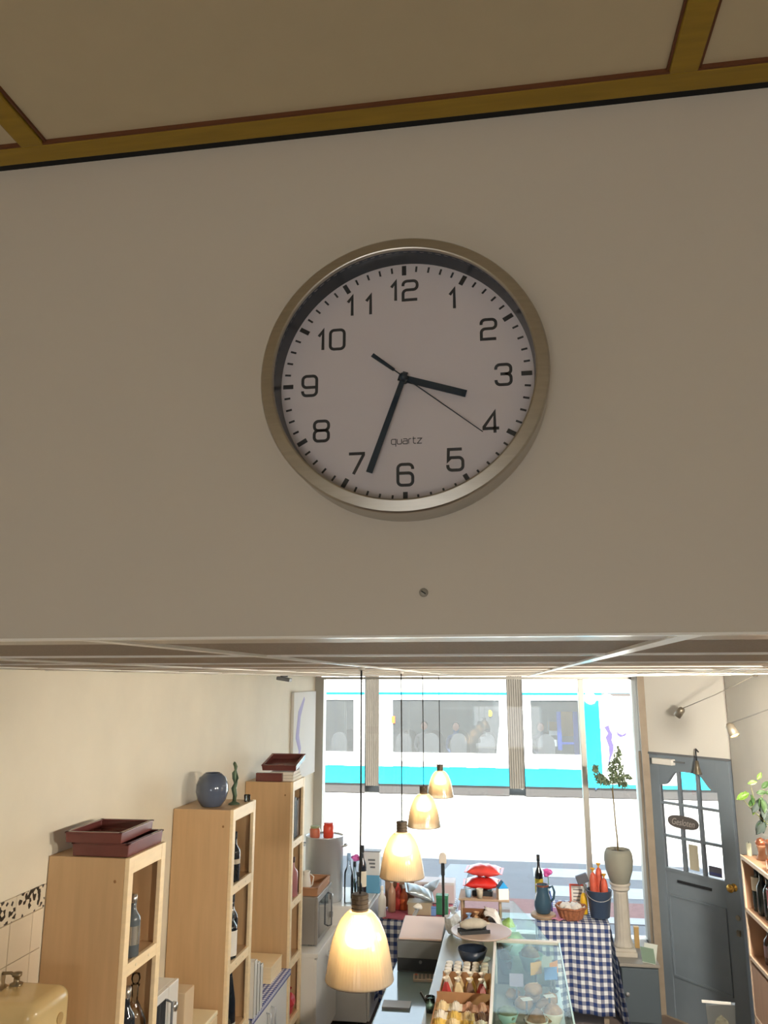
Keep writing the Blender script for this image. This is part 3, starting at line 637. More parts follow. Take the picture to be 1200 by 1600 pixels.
# blue vase and bronze figurine on the second unit
v = aX(328, 1258, -1.77)
t = thing('vase', 'round glossy blue grey vase on top of the middle shelving unit', 'vase', (-1.78, 4.69, z0))
MB().lathe([(0, 0), (.055, 0), (.062, .004), (.085, .04), (.096, .085), (.094, .125), (.078, .165), (.052, .186), (.046, .190), (.042, .188), (.05, .18), (.072, .16), (0, .12)], 40).build('vase_body', mat('blue_glaze', (84, 96, 118), .12, noise=(5, .12), coat=.5), t, smooth=True)
t = thing('figurine', 'slender green bronze figurine beside the blue vase', 'figurine', (-1.675, 4.79, z0))
M_brz = mat('green_bronze', (92, 112, 88), .5, .4, noise=(30, .2))
MB().lathe([(0, 0), (.036, 0), (.03, .006), (.014, .014), (.01, .02)], 16).build('foot_plate', M_brz, t, smooth=True)
MB().tube([(0, 0, .012), (.004, 0, .05), (-.006, .002, .09), (.006, 0, .12), (.0, 0, .15), (-.003, 0, .18), (.002, 0, .195), (.003, 0, .215), (-.006, 0, .235), (-.007, 0, .245)], [.011, .013, .016, .011, .017, .016, .007, .011, .010, .003], 12).build('body', M_brz, t, smooth=True)
MB().tube([(.010, 0, .175), (.022, -.008, .15), (.012, -.012, .125)], [.006, .005, .004], 8).build('arm', M_brz, t, smooth=True)
t = thing('glass_tealight', 'tiny clear glass holder at the far edge of the middle unit top', 'glass', (-1.63, 4.90, z0))
MB().lathe([(0, 0), (.018, 0), (.02, .04), (.018, .04), (.016, .004), (0, .004)], 16).build('cup', M_clear, t, smooth=True)
MB().lathe([(0, .004), (.014, .004), (.014, .016), (0, .016)], 14).build('candle', M_white, t)
# tilted tray and boxes on the third unit
t = thing('book_stack', 'pile of white paper boxes under a brown tray on the far unit', 'papers', (-1.70, 6.03, z0))
for k in range(3): MB().box(-.12 + k * .01, .085 - .004 * k, -.13, .12, k * .022, k * .022 + .02, Matrix.Rotation(.04 * k, 4, 'Z')).build('box', mat('paper_cream', (242, 236, 222), .7), t)
tray('storage_tray', 'brown tray lying askew on white boxes on the farthest unit', (-1.72, 6.02, z0 + .104), .0, .27, .28, .04, .22)
tag(rbox(-1.79, 5.88, z0, .2, .035, .06).build('chocolate_box', M_tray, bevel=.003), 'low brown box at the front of the farthest unit top', 'box')

# bottles and bits on the shelves
def bottle(name, label, loc, h=.30, r=.037, m=None, lab=None, cap=None, group=None, cat='bottle', tag_h=(.2, .5)):
    t = thing(name, label, cat, loc, 0, group)
    MB().lathe([(0, 0), (r * .95, 0), (r, .006), (r, h * .58), (r * .9, h * .64), (r * .42, h * .74), (r * .36, h * .80), (r * .36, h * .95), (0, h * .95)], 18).build('glass_body', m or M_dkgl, t, smooth=True)
    MB().lathe([(r * .38, h * .86), (r * .42, h * .865), (r * .42, h), (0, h)], 14).build('cap', cap or M_dark, t, smooth=True)
    if lab: MB().lathe([(r * 1.015, h * tag_h[0]), (r * 1.015, h * tag_h[1])], 18, close=False).build('label_band', lab, t, smooth=True)
    return t
M_dkgl = mat('dark_bottle_glass', (28, 34, 44), .1, coat=.5); M_brgl = mat('brown_bottle_glass', (72, 34, 30), .12, coat=.4)
M_lab = mat('label_cream', (226, 216, 196), .7); M_silver = mat('silver_foil', (210, 208, 204), .25, .9)
s1, s2, s3, s4 = SZ[4] + .018, SZ[3] + .018, SZ[2] + .018, SZ[1] + .018
bottle('wine_bottle', 'silver topped bottle on the upper shelf under the brown trays', (-1.64, 3.445, s1), .245, .034, mat('grey_glass', (90, 98, 104), .12, coat=.4), M_silver, M_silver)
tag(rbox(-1.76, 3.585, s1, .08, .1, .1).build('wooden_box', mat('box_brown', (140, 96, 60), .6), bevel=.004), 'small brown box behind the silver topped bottle', 'box')
bottle('liqueur_bottle', 'dark bottle with cream label low in the nearest shelving unit', (-1.645, 3.445, s2), .29, .04, M_dkgl, M_lab, M_silver)
t = thing('decanter', 'clear glass decanter with a stopper low in the nearest unit', 'decanter', (-1.66, 3.555, s2))
MB().lathe([(0, 0), (.05, 0), (.056, .01), (.052, .12), (.03, .17), (.014, .2), (.014, .25), (.02, .262), (0, .262)], 24).build('glass_body', M_clear, t, smooth=True)
MB().lathe([(0, .262), (.012, .262), (.02, .285), (.016, .305), (0, .31)], 16).build('stopper', M_clear, t, smooth=True)
MB().lathe([(0, .004), (.046, .006), (.05, .07), (0, .07)], 20).build('liquor', mat('amber', (150, 100, 50), .2), t, smooth=True)
bottle('wine_bottle', 'dark wine bottle with pale band on the middle unit upper shelf', (-1.645, 4.74, s1), .27, .037, M_dkgl, M_lab, tag_h=(.36, .46))
bottle('wine_bottle', 'dark wine bottle standing behind on the middle unit upper shelf', (-1.69, 4.86, s1), .25, .034, M_dkgl)
bottle('wine_bottle', 'dark bottle with white label on the middle unit second shelf', (-1.645, 4.735, s2), .27, .036, M_dkgl, M_white, M_silver, tag_h=(.06, .55))
bottle('wine_bottle', 'tall black bottle behind the white label on the second shelf', (-1.675, 4.825, s2), .32, .038, M_dkgl)
t = thing('dark_carafe', 'tall dark carafe on a pale base low in the middle unit', 'carafe', (-1.66, 4.76, s3))
MB().lathe([(0, 0), (.05, 0), (.05, .05), (0, .05)], 20).build('base', M_lab, t)
MB().lathe([(0, .05), (.05, .052), (.046, .16), (.03, .26), (.018, .33), (.02, .345), (0, .345)], 22).build('glass_body', M_dkgl, t, smooth=True)
for k, (dy, hh, cc, lb) in enumerate([(0, .29, (34, 38, 46), 'black'), (.05, .26, (52, 56, 66), 'charcoal'), (.095, .27, (150, 140, 136), 'grey')]):
    t = thing('book', lb + ' spined upright book on the top shelf of the farthest unit', 'book', (-1.705, 6.035 + dy, s1), 0, 'books on the farthest unit')
    MB().box(-.09, .075, -.017, -.014, 0, hh).box(-.09, .075, .014, .017, 0, hh).box(.072, .078, -.017, .017, 0, hh).build('cover', mat('cover_' + lb, cc, .5), t)
    MB().box(-.088, .072, -.0138, .0138, .004, hh - .006).build('pages', M_lab, t)
bottle('rose_bottle', 'pink tinted bottle on the farthest unit second shelf', (-1.65, 6.075, s2), .27, .042, mat('pink_glass', (176, 120, 124), .15, coat=.3), None, M_brgl)
t = thing('red_gift_bag', 'crumpled red and pink foil packet low in the farthest unit', 'packet', (-1.67, 6.08, s4))
MB().blob((0, 0, .07), (.06, .08, .07), 5, .25).build('foil_body', mat('red_foil', (206, 70, 78), .3), t)
MB().lathe([(.004, .12), (.012, .135), (.035, .165)], 10, close=False).build('gathered_top', mat('red_foil', (0, 0, 0)), t)

# cream boiler on the tiled wall
t = thing('water_heater', 'cream enamel water heater with rounded corners on the tiled wall', 'water heater', (WL + .012, 2.98, 1.0))
M_cream = mat('cream_enamel', (230, 204, 148), .2, coat=.4)
o = MB().box(0, .255, -.13, .125, 0, .615).build('tank', M_cream, t); d = o.modifiers.new('b', 'BEVEL'); d.width = .045; d.segments = 6
for p in o.data.polygons: p.use_smooth = True
MB().lathe([(0, 0), (.024, 0), (.024, .008), (.011, .012), (.011, .03), (.018, .034), (.018, .045), (0, .048)], 16, c=(.055, .06, .612)).build('valve', mat('worn_nickel', (150, 136, 110), .35, .8), t, smooth=True)
MB().tube([(.055, .06, .645), (.03, .06, .655), (.0, .05, .655)], .006, 8).build('pipe', mat('worn_nickel', (0, 0, 0)), t, smooth=True)
MB().lathe([(0, 0), (.02, 0), (.02, .004), (0, .005)], 16, M=Matrix.Translation((.255, .04, .52)) @ Matrix.Rotation(PI / 2, 4, 'Y')).build('badge', mat('badge_tan', (190, 160, 108), .4), t)

# base cabinets between the units
def base_cab(y0, y1, label, ztop, xf=XF - .01, top=M_white, doors=2):
    t = thing('base_cabinet', label, 'cabinet', ((xf + XBk) / 2, (y0 + y1) / 2, 0)); ox, oy = (xf + XBk) / 2, (y0 + y1) / 2
    def b(name, X0, X1, Y0, Y1, Z0, Z1, m, par=t, **k): return MB().box(X0 - ox, X1 - ox, Y0 - oy, Y1 - oy, Z0, Z1).build(name, m, par, **k)
    b('carcass', XBk, xf - .02, y0, y1, .08, ztop - .03, M_white); b('plinth', XBk, xf - .05, y0, y1, 0, .08, M_dark)
    b('worktop', XBk, xf + .01, y0, y1, ztop - .03, ztop, top, bevel=.003)
    wdt = (y1 - y0) / doors
    for k in range(doors):
        d_ = b('door', xf - .02, xf, y0 + k * wdt + .003, y0 + (k + 1) * wdt - .003, .1, ztop - .04, M_white, bevel=.002)
        yy = y0 + (k + 1) * wdt - .05 if k % 2 == 0 else y0 + k * wdt + .05
        MB().tube([(xf - ox, yy - oy, ztop - .24), (xf + .03 - ox, yy - oy, ztop - .235), (xf + .03 - ox, yy - oy, ztop - .105), (xf - ox, yy - oy, ztop - .10)], .006, 8).build('handle', M_steel2, d_, smooth=True)
    return t
base_cab(3.67, 4.57, 'low white cabinet between the first two shelving units', .90)
base_cab(4.99, 5.855, 'low white double door cabinet under the checked cloth strip', .775)
cab2 = MB().grid(lambda u, v: (XBk + .002 + u * .385, 4.992 + v * .86, .779 if u < .995 else .70), 20, 20, lambda u, v: (u * .38, v * .86))
# cloth strip over the top with short overhang
cab2.bm.free()
o = MB().grid(lambda u, v: (XBk + .004 + min(u, .93) * .405, 4.993 + v * .858, .7765 + .001 - (max(0, u - .93) * .5)), 30, 16, lambda u, v: (u * .40, v * .86)).build('checked_cloth', M_gingham2, solid=.002, norm=False)
tag(o, 'small blue and white checked oilcloth on the low cabinet', 'cloth')
for k in range(3):
    t = thing('ring_binder', ['tall white ring binder nearest the front on the checked cloth', 'middle white ring binder on the checked cloth', 'rear white ring binder on the checked cloth'][k], 'binder', (-1.68, 5.03 + k * .062, .7795), 0, 'white binders')
    hh = .31 - .03 * k
    MB().box(-.12, .10, -.026, -.022, 0, hh).box(-.12, .10, .022, .026, 0, hh).box(.096, .10, -.026, .026, 0, hh).build('cover', M_whitep, t, bevel=.001)
    MB().box(-.12, .09, -.02, .02, .008, hh - .02).build('paper', M_white, t)
t = thing('wooden_crate', 'pale wooden box at the back of the checked cloth', 'box', (-1.74, 5.68, .7795))
MB().box(-.13, .1, -.13, -.12, 0, .09).box(-.13, .1, .12, .13, 0, .09).box(-.13, -.12, -.12, .12, 0, .09).box(.09, .1, -.12, .12, 0, .09).build('sides', M_beechedge, t)
MB().box(-.132, .102, -.132, .132, .09, .102).build('lid', M_beechedge, t)
# microwave with door facing the room
def microwave(label, loc, w_, d_, h_, body, knobs=True):
    t = thing('microwave', label, 'microwave', loc)     # door faces +x ; w along y
    MB().box(-d_ / 2, d_ / 2 - .02, -w_ / 2, w_ / 2, .01, h_).build('housing', body, t, bevel=.006)
    MB().box(-d_ / 2 + .03, -d_ / 2 + .06, -w_ / 2 + .03, w_ / 2 - .03, 0, .01).box(d_ / 2 - .08, d_ / 2 - .05, -w_ / 2 + .03, w_ / 2 - .03, 0, .01).build('feet', M_dark, t)
    dd = MB().box(d_ / 2 - .02, d_ / 2, -w_ / 2, w_ / 2 - .12, .012, h_).build('door', body, t, bevel=.003)
    MB().box(d_ / 2, d_ / 2 + .002, -w_ / 2 + .04, w_ / 2 - .15, .05, h_ - .04).build('door_glass', mat('oven_glass', (58, 60, 64), .08, coat=.5), dd)
    MB().tube([(d_ / 2, w_ / 2 - .14, .05), (d_ / 2 + .03, w_ / 2 - .14, .06), (d_ / 2 + .03, w_ / 2 - .14, h_ - .06), (d_ / 2, w_ / 2 - .14, h_ - .05)], .006, 8).build('handle', M_grey, dd, smooth=True)
    pn = MB().box(d_ / 2 - .02, d_ / 2, w_ / 2 - .118, w_ / 2, .012, h_).build('control_panel', body, t, bevel=.003)
    for z in (.33, .72): MB().lathe([(0, 0), (.024, 0), (.021, .02), (0, .022)], 18, M=Matrix.Translation((d_ / 2, w_ / 2 - .06, h_ * z)) @ Matrix.Rotation(PI / 2, 4, 'Y')).build('knob', M_silver, pn, smooth=True)
    return t
microwave('white microwave with two knobs beside the nearest shelving unit', (-1.83, 3.915, .90), .44, .26, .385, M_whitep)
tag(rbox(-1.80, 4.24, .90, .24, .12, .30).build('carton_box', mat('cardboard_pale', (214, 190, 156), .8), bevel=.004), 'tall pale carton behind the white microwave', 'box')
t = thing('kitchen_box', 'low cream box with a bright end beside the middle unit', 'box', (-1.72, 4.43, .90))
MB().box(-.12, .09, -.1, .1, 0, .075).build('box_body', mat('box_cream', (232, 208, 168), .5), t, bevel=.006)
MB().box(-.121, .091, -.101, .101, .077, .10).build('lid', mat('box_cream2', (240, 226, 190), .5), t, bevel=.006)

# picture on the left wall beside the window
t = thing('canvas_picture', 'pale canvas picture with a lilac brush figure on the left wall', 'picture', (WL, 7.48, 2.25))
MB().box(.002, .03, -.41, .41, -.38, .40).build('canvas', mat('canvas_white', (226, 226, 222), .8), t, bevel=.003)
st = MB().tube([(.031, -.05, .34), (.031, -.22, .2), (.031, -.28, .0), (.031, -.18, -.12), (.031, -.22, -.2), (.031, -.19, -.3)], [.02, .05, .06, .04, .03, .01], 6)
bmesh.ops.scale(st.bm, vec=(.06, 1, 1), space=Matrix.Translation((-.031, 0, 0)), verts=st.bm.verts[:])
st.build('brush_stroke', mat('lilac_paint', (178, 176, 214), .8), t)
# small projector clip on the ceiling by the left wall
t = thing('ceiling_speaker', 'small dark grey bracket under the ceiling over the left wall', 'bracket', (-1.79, 6.2, ZC - .001))
MB().lathe([(0, 0), (.03, 0), (.03, -.012), (0, -.012)], 16).build('mount', M_grey, t)
MB().box(-.05, .06, -.04, .04, -.04, -.012, Matrix.Rotation(.15, 4, 'Y')).build('housing', M_grey, t, bevel=.006)

# ================================================================== FAR LEFT COUNTER
t = base_cab(6.23, 6.93, 'white cabinet carrying the grey oven beyond the shelving', .76, xf=-1.49)
microwave('grey countertop oven beyond the farthest shelving unit', (-1.735, 6.63, .76), .50, .42, .35, mat('oven_grey', (160, 156, 150), .4, .3))
t = tray('wooden_tray', 'wooden tray with raised sides on the grey oven', (-1.70, 6.62, 1.11), 0, .34, .44, .06, 0, None, mat('tray_wood', (176, 130, 96), .6))
t = thing('white_jug', 'white and blue jug standing in the wooden tray', 'jug', (-1.655, 6.52, 1.118))
MB().lathe([(0, 0), (.034, 0), (.04, .03), (.03, .1), (.026, .13), (.03, .15), (.026, .15), (0, .03)], 18).build('jug_body', M_white, t, smooth=True)
MB().lathe([(.0405, .02), (.0405, .035)], 18, close=False).build('blue_band', mat('band_blue', (80, 110, 180), .4), t)
MB().tube([(.03, 0, .13), (.06, 0, .11), (.05, 0, .05), (.038, 0, .04)], .005, 6).build('handle', M_white, t, smooth=True)
t = thing('refrigerator', 'small white refrigerator by the left end of the shop window', 'refrigerator', (-1.605, 7.30, 0))
MB().box(-.36, .36, -.33, .30, .03, .90).build('housing', M_whitep, t, bevel=.01)
d_ = MB().box(.362, .385, -.325, .295, .04, .89).build('door', M_whitep, t, bevel=.006)
MB().tube([(.385, .24, .5), (.41, .24, .51), (.41, .24, .74), (.385, .24, .75)], .007, 8).build('handle', M_steel2, d_, smooth=True)
for sx in (-1, 1):
    for sy in (-.28, .25): MB().lathe([(0, 0), (.02, 0), (.02, .03), (0, .03)], 10, c=(.3 * sx, sy, 0)).build('foot', M_dark, t)
# stainless stock pot on the refrigerator
t = thing('stock_pot', 'large stainless stock pot standing by the shop window', 'pot', (-1.66, 7.16, .90))
MB().lathe([(0, 0), (.155, 0), (.165, .01), (.165, .515), (.172, .522), (.160, .522), (.158, .02), (0, .015)], 40).build('pot_body', M_steel2, t, smooth=True)
MB().lathe([(0, .50), (.158, .50), (.158, .512), (0, .512)], 32).build('lid', M_steel2, t)
for s_ in (-1, 1): MB().tube([(.165 * s_, -.05, .44), (.205 * s_, -.04, .45), (.205 * s_, .04, .45), (.165 * s_, .05, .44)], .008, 8).build('handle', M_steel2, t, smooth=True)
for k, (dx, dy, cc, lb, hh) in enumerate([(-.075, -.05, (196, 110, 84), 'terracotta coloured jar with green lid on the stock pot', .085), (.045, -.045, (214, 70, 48), 'bright red jar on the stock pot', .115)]):
    t = thing('preserve_jar', lb, 'jar', (-1.66 + dx, 7.16 + dy, 1.412))
    MB().lathe([(0, 0), (.042, 0), (.046, .006), (.046, hh - .02), (.038, hh - .008), (0, hh - .008)], 20).build('jar_body', mat('jar%d' % k, cc, .2, coat=.3), t, smooth=True)
    MB().lathe([(0, hh - .008), (.04, hh - .008), (.04, hh + .008), (0, hh + .008)], 20).build('lid', mat('jarlid%d' % k, [(150, 160, 120), (200, 60, 40)][k], .4), t)
# clear bottles and flasks on the refrigerator
for k, (x, y, hh, rr, mm_, lb) in enumerate([(-1.42, 7.06, .40, .04, M_clear, 'tall clear glass bottle with blue cap beside the stock pot'), (-1.33, 7.03, .26, .032, M_clear, 'short clear glass bottle at the refrigerator front'), (-1.345, 7.30, .42, .036, M_dkgl, 'dark wine bottle with long neck on the refrigerator'), (-1.40, 7.22, .30, .034, M_clear, 'clear bottle between pot and wine bottle')]):
    bottle('bottle', lb, (x, y, .90), hh, rr, mm_, M_lab if k == 2 else None, mat('cap_blue', (150, 186, 230), .4) if k == 0 else M_dark)
t = thing('pink_flower', 'small pink flower in a bud vase beside the dark wine bottle', 'flower', (-1.43, 7.36, .90))
MB().lathe([(0, 0), (.02, 0), (.024, .05), (.01, .12), (.012, .13), (0, .02)], 14).build('bud_vase', M_clear, t, smooth=True)
MB().tube([(0, 0, .02), (0, 0, .2), (.01, 0, .28)], .003, 6).build('stem', mat('stem_green', (80, 120, 60), .6), t)
MB().blob((.01, 0, .30), (.035, .035, .03), 3, .35).build('petals', mat('petal_pink', (226, 110, 186), .6), t)
# two-tone carton
t = thing('coffee_carton', 'tall carton, white above and blue below, left of the window table', 'carton', (-1.285, 7.46, .90))
MB().box(-.075, .075, -.05, .05, 0, .15).build('blue_half', mat('carton_blue', (96, 156, 190), .5), t, bevel=.003)
MB().box(-.075, .075, -.05, .05, .15, .345).build('white_half', mat('carton_white', (214, 216, 216), .5), t, bevel=.003)
MB().box(-.078, .078, -.053, .053, .345, .352).build('lid', M_grey, t)
for k in range(3): MB().box(-.03 + .01 * k, .035, -.0515, -.05, .27 - k * .03, .285 - k * .03).build('print_line', M_grey, t)

# ================================================================== WINDOW TABLES
def table(label, x0, x1, y0, y1, z, cloth_label, hang, pink=None):
    t = thing('display_table', label, 'table', ((x0 + x1) / 2, (y0 + y1) / 2, 0)); hx, hy = (x1 - x0) / 2, (y1 - y0) / 2
    MB().box(-hx + .01, hx - .01, -hy + .01, hy - .01, z - .03, z - .006).build('tabletop', M_jamb, t)
    for sx in (-1, 1):
        for sy in (-1, 1): MB().box(sx * (hx - .06) - .02, sx * (hx - .06) + .02, sy * (hy - .06) - .02, sy * (hy - .06) + .02, 0, z - .03).build('leg', M_jamb, t)
    def fn(u, v):
        # u runs around front: left side, front, right side ; flat top handled separately
        return None
    mb = MB()
    mb.grid(lambda u, v: (-hx + u * 2 * hx, -hy + v * 2 * hy, z), 20, 16, lambda u, v: (u * 2 * hx, v * 2 * hy + hang))
    wav = lambda s_, d_: .018 * d_ * math.sin(s_ * 22) + .012 * d_ * math.sin(s_ * 41 + 1)
    mb.grid(lambda u, v: (-hx + u * 2 * hx, -hy - .004 - .03 * v - wav(u * 2 * hx, v), z - v * hang * (1 + .02 * math.sin(u * 9))), 40, 14, lambda u, v: (u * 2 * hx, hang - v * hang))
    for s_ in (-1, 1):
        mb.grid(lambda u, v, s_=s_: (s_ * (hx + .004 + (.10 if s_ > 0 else .02) * v * max(0, 1 - 2.2 * u) + (wav(u * 2 * hy, v) if u < .3 else 0)), -hy + u * 2 * hy - .03 * v * (1 - u), z - v * hang * (1.0 + (.16 * max(0, 1 - 3 * abs(u - .12)) if s_ > 0 else 0))), 30, 14, lambda u, v: (u * 2 * hy + .013, hang - v * hang))
    bmesh.ops.remove_doubles(mb.bm, verts=mb.bm.verts[:], dist=.006)
    o = mb.build('tablecloth', M_gingham, smooth=True, solid=.003, norm=True, loc=((x0 + x1) / 2, (y0 + y1) / 2, 0))
    tag(o, cloth_label, 'tablecloth')
    return t
TZ = .78
table('display table under gingham cloth beside the stone column', .16, .745, 7.22, 7.92, TZ, 'blue and white gingham tablecloth hanging beside the stone column', .66)
table('display table under gingham cloth left of the glass counter', -1.15, -.55, 7.05, 7.85, TZ, 'blue and white gingham tablecloth left of the glass counter', .60)
ZT = TZ + .003
M_pink = mat('pink_cloth', (222, 150, 178), .8, noise=(12, .08)); M_rose = mat('rose_cloth', (196, 104, 122), .8, noise=(12, .08))
def cloth(name, label, x0, x1, y0, y1, z, m, amp=.006):
    o = MB().grid(lambda u, v: (x0 + u * (x1 - x0), y0 + v * (y1 - y0), z + .003 + amp * (1 + math.sin(u * 17 + v * 5)) * .5), 24, 16).build(name, m, smooth=True, solid=.003)
    return tag(o, label, 'cloth')
cloth('table_runner', 'rose pink cloth on the left gingham table', -1.13, -.57, 7.08, 7.6, ZT, M_rose)
cloth('napkin', 'pale pink crumpled cloth between jug and basket', .28, .50, 7.26, 7.6, ZT, M_pink, .014)
ZP = ZT + .012
# left table things
M_juice = mat('red_drink', (190, 70, 60), .2)
for k, (px, py, hh, m_, lb) in enumerate([(597, 1432, .24, M_white, 'tall white bottle at the left of the rose cloth'), (612, 1424, .27, mat('tan_drink', (170, 130, 104), .3), 'tan drinks bottle under the second lamp'), (622, 1420, .25, M_juice, 'red drinks bottle behind the tan bottle'), (631, 1421, .20, mat('orange_drink', (206, 104, 58), .3), 'orange bottle beside the silver packs')]):
    p = aZ(px, py, ZP); bottle('drinks_bottle', lb, (p.x, p.y, ZP), hh, .034, m_, None, M_white, 'drinks bottles')
t = thing('glass_rack', 'wooden rack board standing behind the drinks bottles', 'rack', (-1.02, 7.42, ZP))
MB().box(-.14, .12, -.015, .015, 0, .22).build('board', mat('rack_wood', (150, 120, 100), .7), t, bevel=.003)
MB().box(-.145, .125, -.03, .03, .22, .235).build('top_bar', mat('rack_wood', (0, 0, 0)), t)
M_pack = mat('silver_pack', (176, 190, 196), .3, .35)
def pillow(name, label, loc, w_, d_, h_, m, rot=(0, 0, 0), group=None, cat='bag'):
    t = thing(name, label, cat, loc, 0, group); t.rotation_euler = rot
    def f(s_):
        return lambda u, v: ((u - .5) * w_ * (1 - .10 * (1 - (2 * v - 1) ** 2)), (v - .5) * d_ * (1 - .08 * (1 - (2 * u - 1) ** 2)), h_ / 2 + s_ * h_ / 2 * (max(0, 1 - abs(2 * u - 1) ** 2.6) * max(0, 1 - abs(2 * v - 1) ** 2.2)) ** .6 + .004 * math.sin(u * 23 + v * 9) * (1 - abs(2 * u - 1)))
    mb = MB().grid(f(1), 16, 12).grid(f(-1), 16, 12); bmesh.ops.remove_doubles(mb.bm, verts=mb.bm.verts[:], dist=.0008)
    mb.build('pouch', m, t, smooth=True)
    MB().box(-w_ / 2 - .012, -w_ / 2 + .004, -d_ * .48, d_ * .48, h_ / 2 - .0015, h_ / 2 + .0015).build('seam', m, t)
    MB().box(w_ / 2 - .004, w_ / 2 + .012, -d_ * .48, d_ * .48, h_ / 2 - .0015, h_ / 2 + .0015).build('seam', m, t)
    return t
pillow('foil_bag', 'large silver blue foil bag leaning on the tray', (-.85, 7.26, ZP + .135), .24, .18, .08, M_pack, (.25, .35, .3))
pillow('foil_bag', 'smaller grey foil bag lying behind the large one', (-.76, 7.48, ZP + .12), .20, .16, .07, mat('grey_pack', (150, 156, 158), .35, .3), (.3, -.5, -.3))
t = thing('bread_tin', 'beige tin under the silver foil bag', 'tin', (-.83, 7.26, ZP))
MB().box(-.10, .10, -.07, .07, 0, .095).build('tin_body', mat('tin_beige', (176, 164, 140), .5), t, bevel=.008)
MB().box(-.105, .105, -.075, .075, .085, .1).build('rim', mat('tin_beige', (0, 0, 0)), t)
t = thing('green_box', 'dark green box on the rose cloth by the display pole', 'box', (-.64, 7.28, ZP + .0))
MB().box(-.05, .05, -.04, .04, 0, .15).build('carton', mat('box_green', (50, 120, 84), .5), t, bevel=.003)
MB().box(-.052, .052, -.042, .042, .13, .152).build('lid', mat('box_green2', (60, 136, 96), .5), t, bevel=.002)
t = thing('blue_packet', 'light blue packet beside the dark green box', 'packet', (-.715, 7.22, ZP))
MB().box(-.025, .025, -.02, .02, 0, .06).build('packet_body', mat('packet_blue', (120, 160, 220), .5), t, bevel=.002)
MB().box(-.025, .025, -.003, .003, .06, .07).build('crimp', mat('packet_blue', (0, 0, 0)), t)
t = thing('serving_board', 'white card box along the back of the left table', 'box', (-.83, 7.70, ZP))
MB().box(-.27, .27, -.1, .1, 0, .17).build('carton', mat('card_pinkish', (214, 200, 204), .7), t, bevel=.003)
MB().box(-.272, .272, -.102, .102, .15, .173).build('lid', mat('card_lid', (226, 222, 226), .7), t, bevel=.003)
# right table things
p = aZ(834, 1424, ZP)
t = thing('jug', 'blue green glazed jug with brown rim on the gingham table', 'jug', (.215, 7.36, ZP + .02))
MB().lathe([(0, 0), (.052, 0), (.062, .01), (.075, .06), (.072, .10), (.054, .16), (.048, .20), (.054, .225), (.050, .225), (.044, .2), (.066, .1), (0, .02)], 28).build('jug_body', mat('teal_glaze', (58, 88, 108), .15, coat=.4), t, smooth=True)
MB().lathe([(.0545, .213), (.0565, .222), (.0515, .228), (.049, .222)], 28, close=False).build('rim', mat('rim_brown', (120, 66, 46), .4), t, smooth=True)
MB().tube([(.05, 0, .20), (.085, 0, .215), (.10, 0, .17), (.092, 0, .12), (.068, 0, .09)], .010, 8).build('handle', mat('teal_glaze', (0, 0, 0)), t, smooth=True)
t = thing('wooden_coaster', 'flat wooden board under the blue green jug', 'board', (.215, 7.36, ZT))
MB().lathe([(0, .003), (.10, .003), (.105, .008), (.105, .026), (.10, .031), (0, .031)], 30).build('board', mat('coaster_wood', (176, 146, 116), .6), t, smooth=False)
MB().lathe([(.1055, .013), (.1065, .017), (.1055, .021)], 30, close=False).build('edge_groove', M_jamb, t)
t = thing('flower_stem', 'single pink flower behind the blue green jug', 'flower', (.275, 7.50, ZP))
MB().lathe([(0, 0), (.025, 0), (.028, .08), (.014, .15), (.016, .16), (0, .03)], 14).build('bud_vase', mat('vase_blue', (90, 130, 220), .2), t, smooth=True)
MB().tube([(0, 0, .03), (0, 0, .2), (-.005, 0, .30)], .003, 6).build('stem', mat('stem_green', (0, 0, 0)), t)
MB().blob((-.005, 0, .315), (.04, .035, .032), 9, .35).build('petals', mat('petal_magenta', (230, 100, 180), .6), t)
t = thing('wicker_basket', 'brown wicker basket full of white wrapped rolls', 'basket', (.445, 7.33, ZP))
M_wick = mat('wicker', (166, 106, 74), .8, noise=(60, .25))
MB().lathe([(0, 0), (.09, 0), (.10, .02), (.125, .09), (.119, .09), (.094, .022), (0, .012)], 36, flute=(18, .03)).build('basket_body', M_wick, t)
MB().tube([(.125 * math.cos(a), .125 * math.sin(a), .09 + .004 * math.sin(6 * a)) for a in [2 * PI * k / 32 for k in range(33)]], .009, 6).build('rim', M_wick, t, smooth=True)
M_wrap = mat('white_wrap', (224, 220, 214), .5)
for k in range(6):
    a = k * 1.05
    tt = thing('wrapped_roll', 'white wrapped roll at the ' + ['right', 'back right', 'back left', 'left', 'front left', 'front right'][k] + ' of the wicker basket', 'roll', (.445 + .055 * math.cos(a), 7.33 + .055 * math.sin(a), ZP + .085), a, 'wrapped rolls in the basket')
    MB().blob((0, 0, 0), (.042, .032, .030), k, .14).build('wrapping', M_wrap, tt, smooth=True)
    MB().lathe([(.004, .04), (.006, .05), (.016, .062)], 8, M=Matrix.Rotation(PI / 2, 4, 'Y'), close=False).build('twist', M_wrap, tt)
t = thing('price_card', 'white card with a red frame standing behind the basket', 'sign', (.53, 7.58, ZP))
MB().box(-.075, .075, -.004, .004, 0, .21).build('red_frame', mat('frame_red', (226, 96, 80), .5), t)
MB().box(-.06, .06, -.006, -.004, .015, .195).build('paper', M_white, t)
for k in range(5): MB().box(-.045, .045 - .012 * (k % 2), -.0068, -.006, .16 - k * .028, .168 - k * .028).build('print_line', M_grey, t)
t = thing('lemon_bottle', 'yellow squeeze bottle right of the wicker basket', 'bottle', (.565, 7.46, ZP))
MB().lathe([(0, 0), (.026, 0), (.03, .01), (.032, .11), (.024, .15), (.01, .17), (0, .17)], 16).build('bottle_body', mat('yellow_plastic', (232, 184, 40), .4), t, smooth=True)
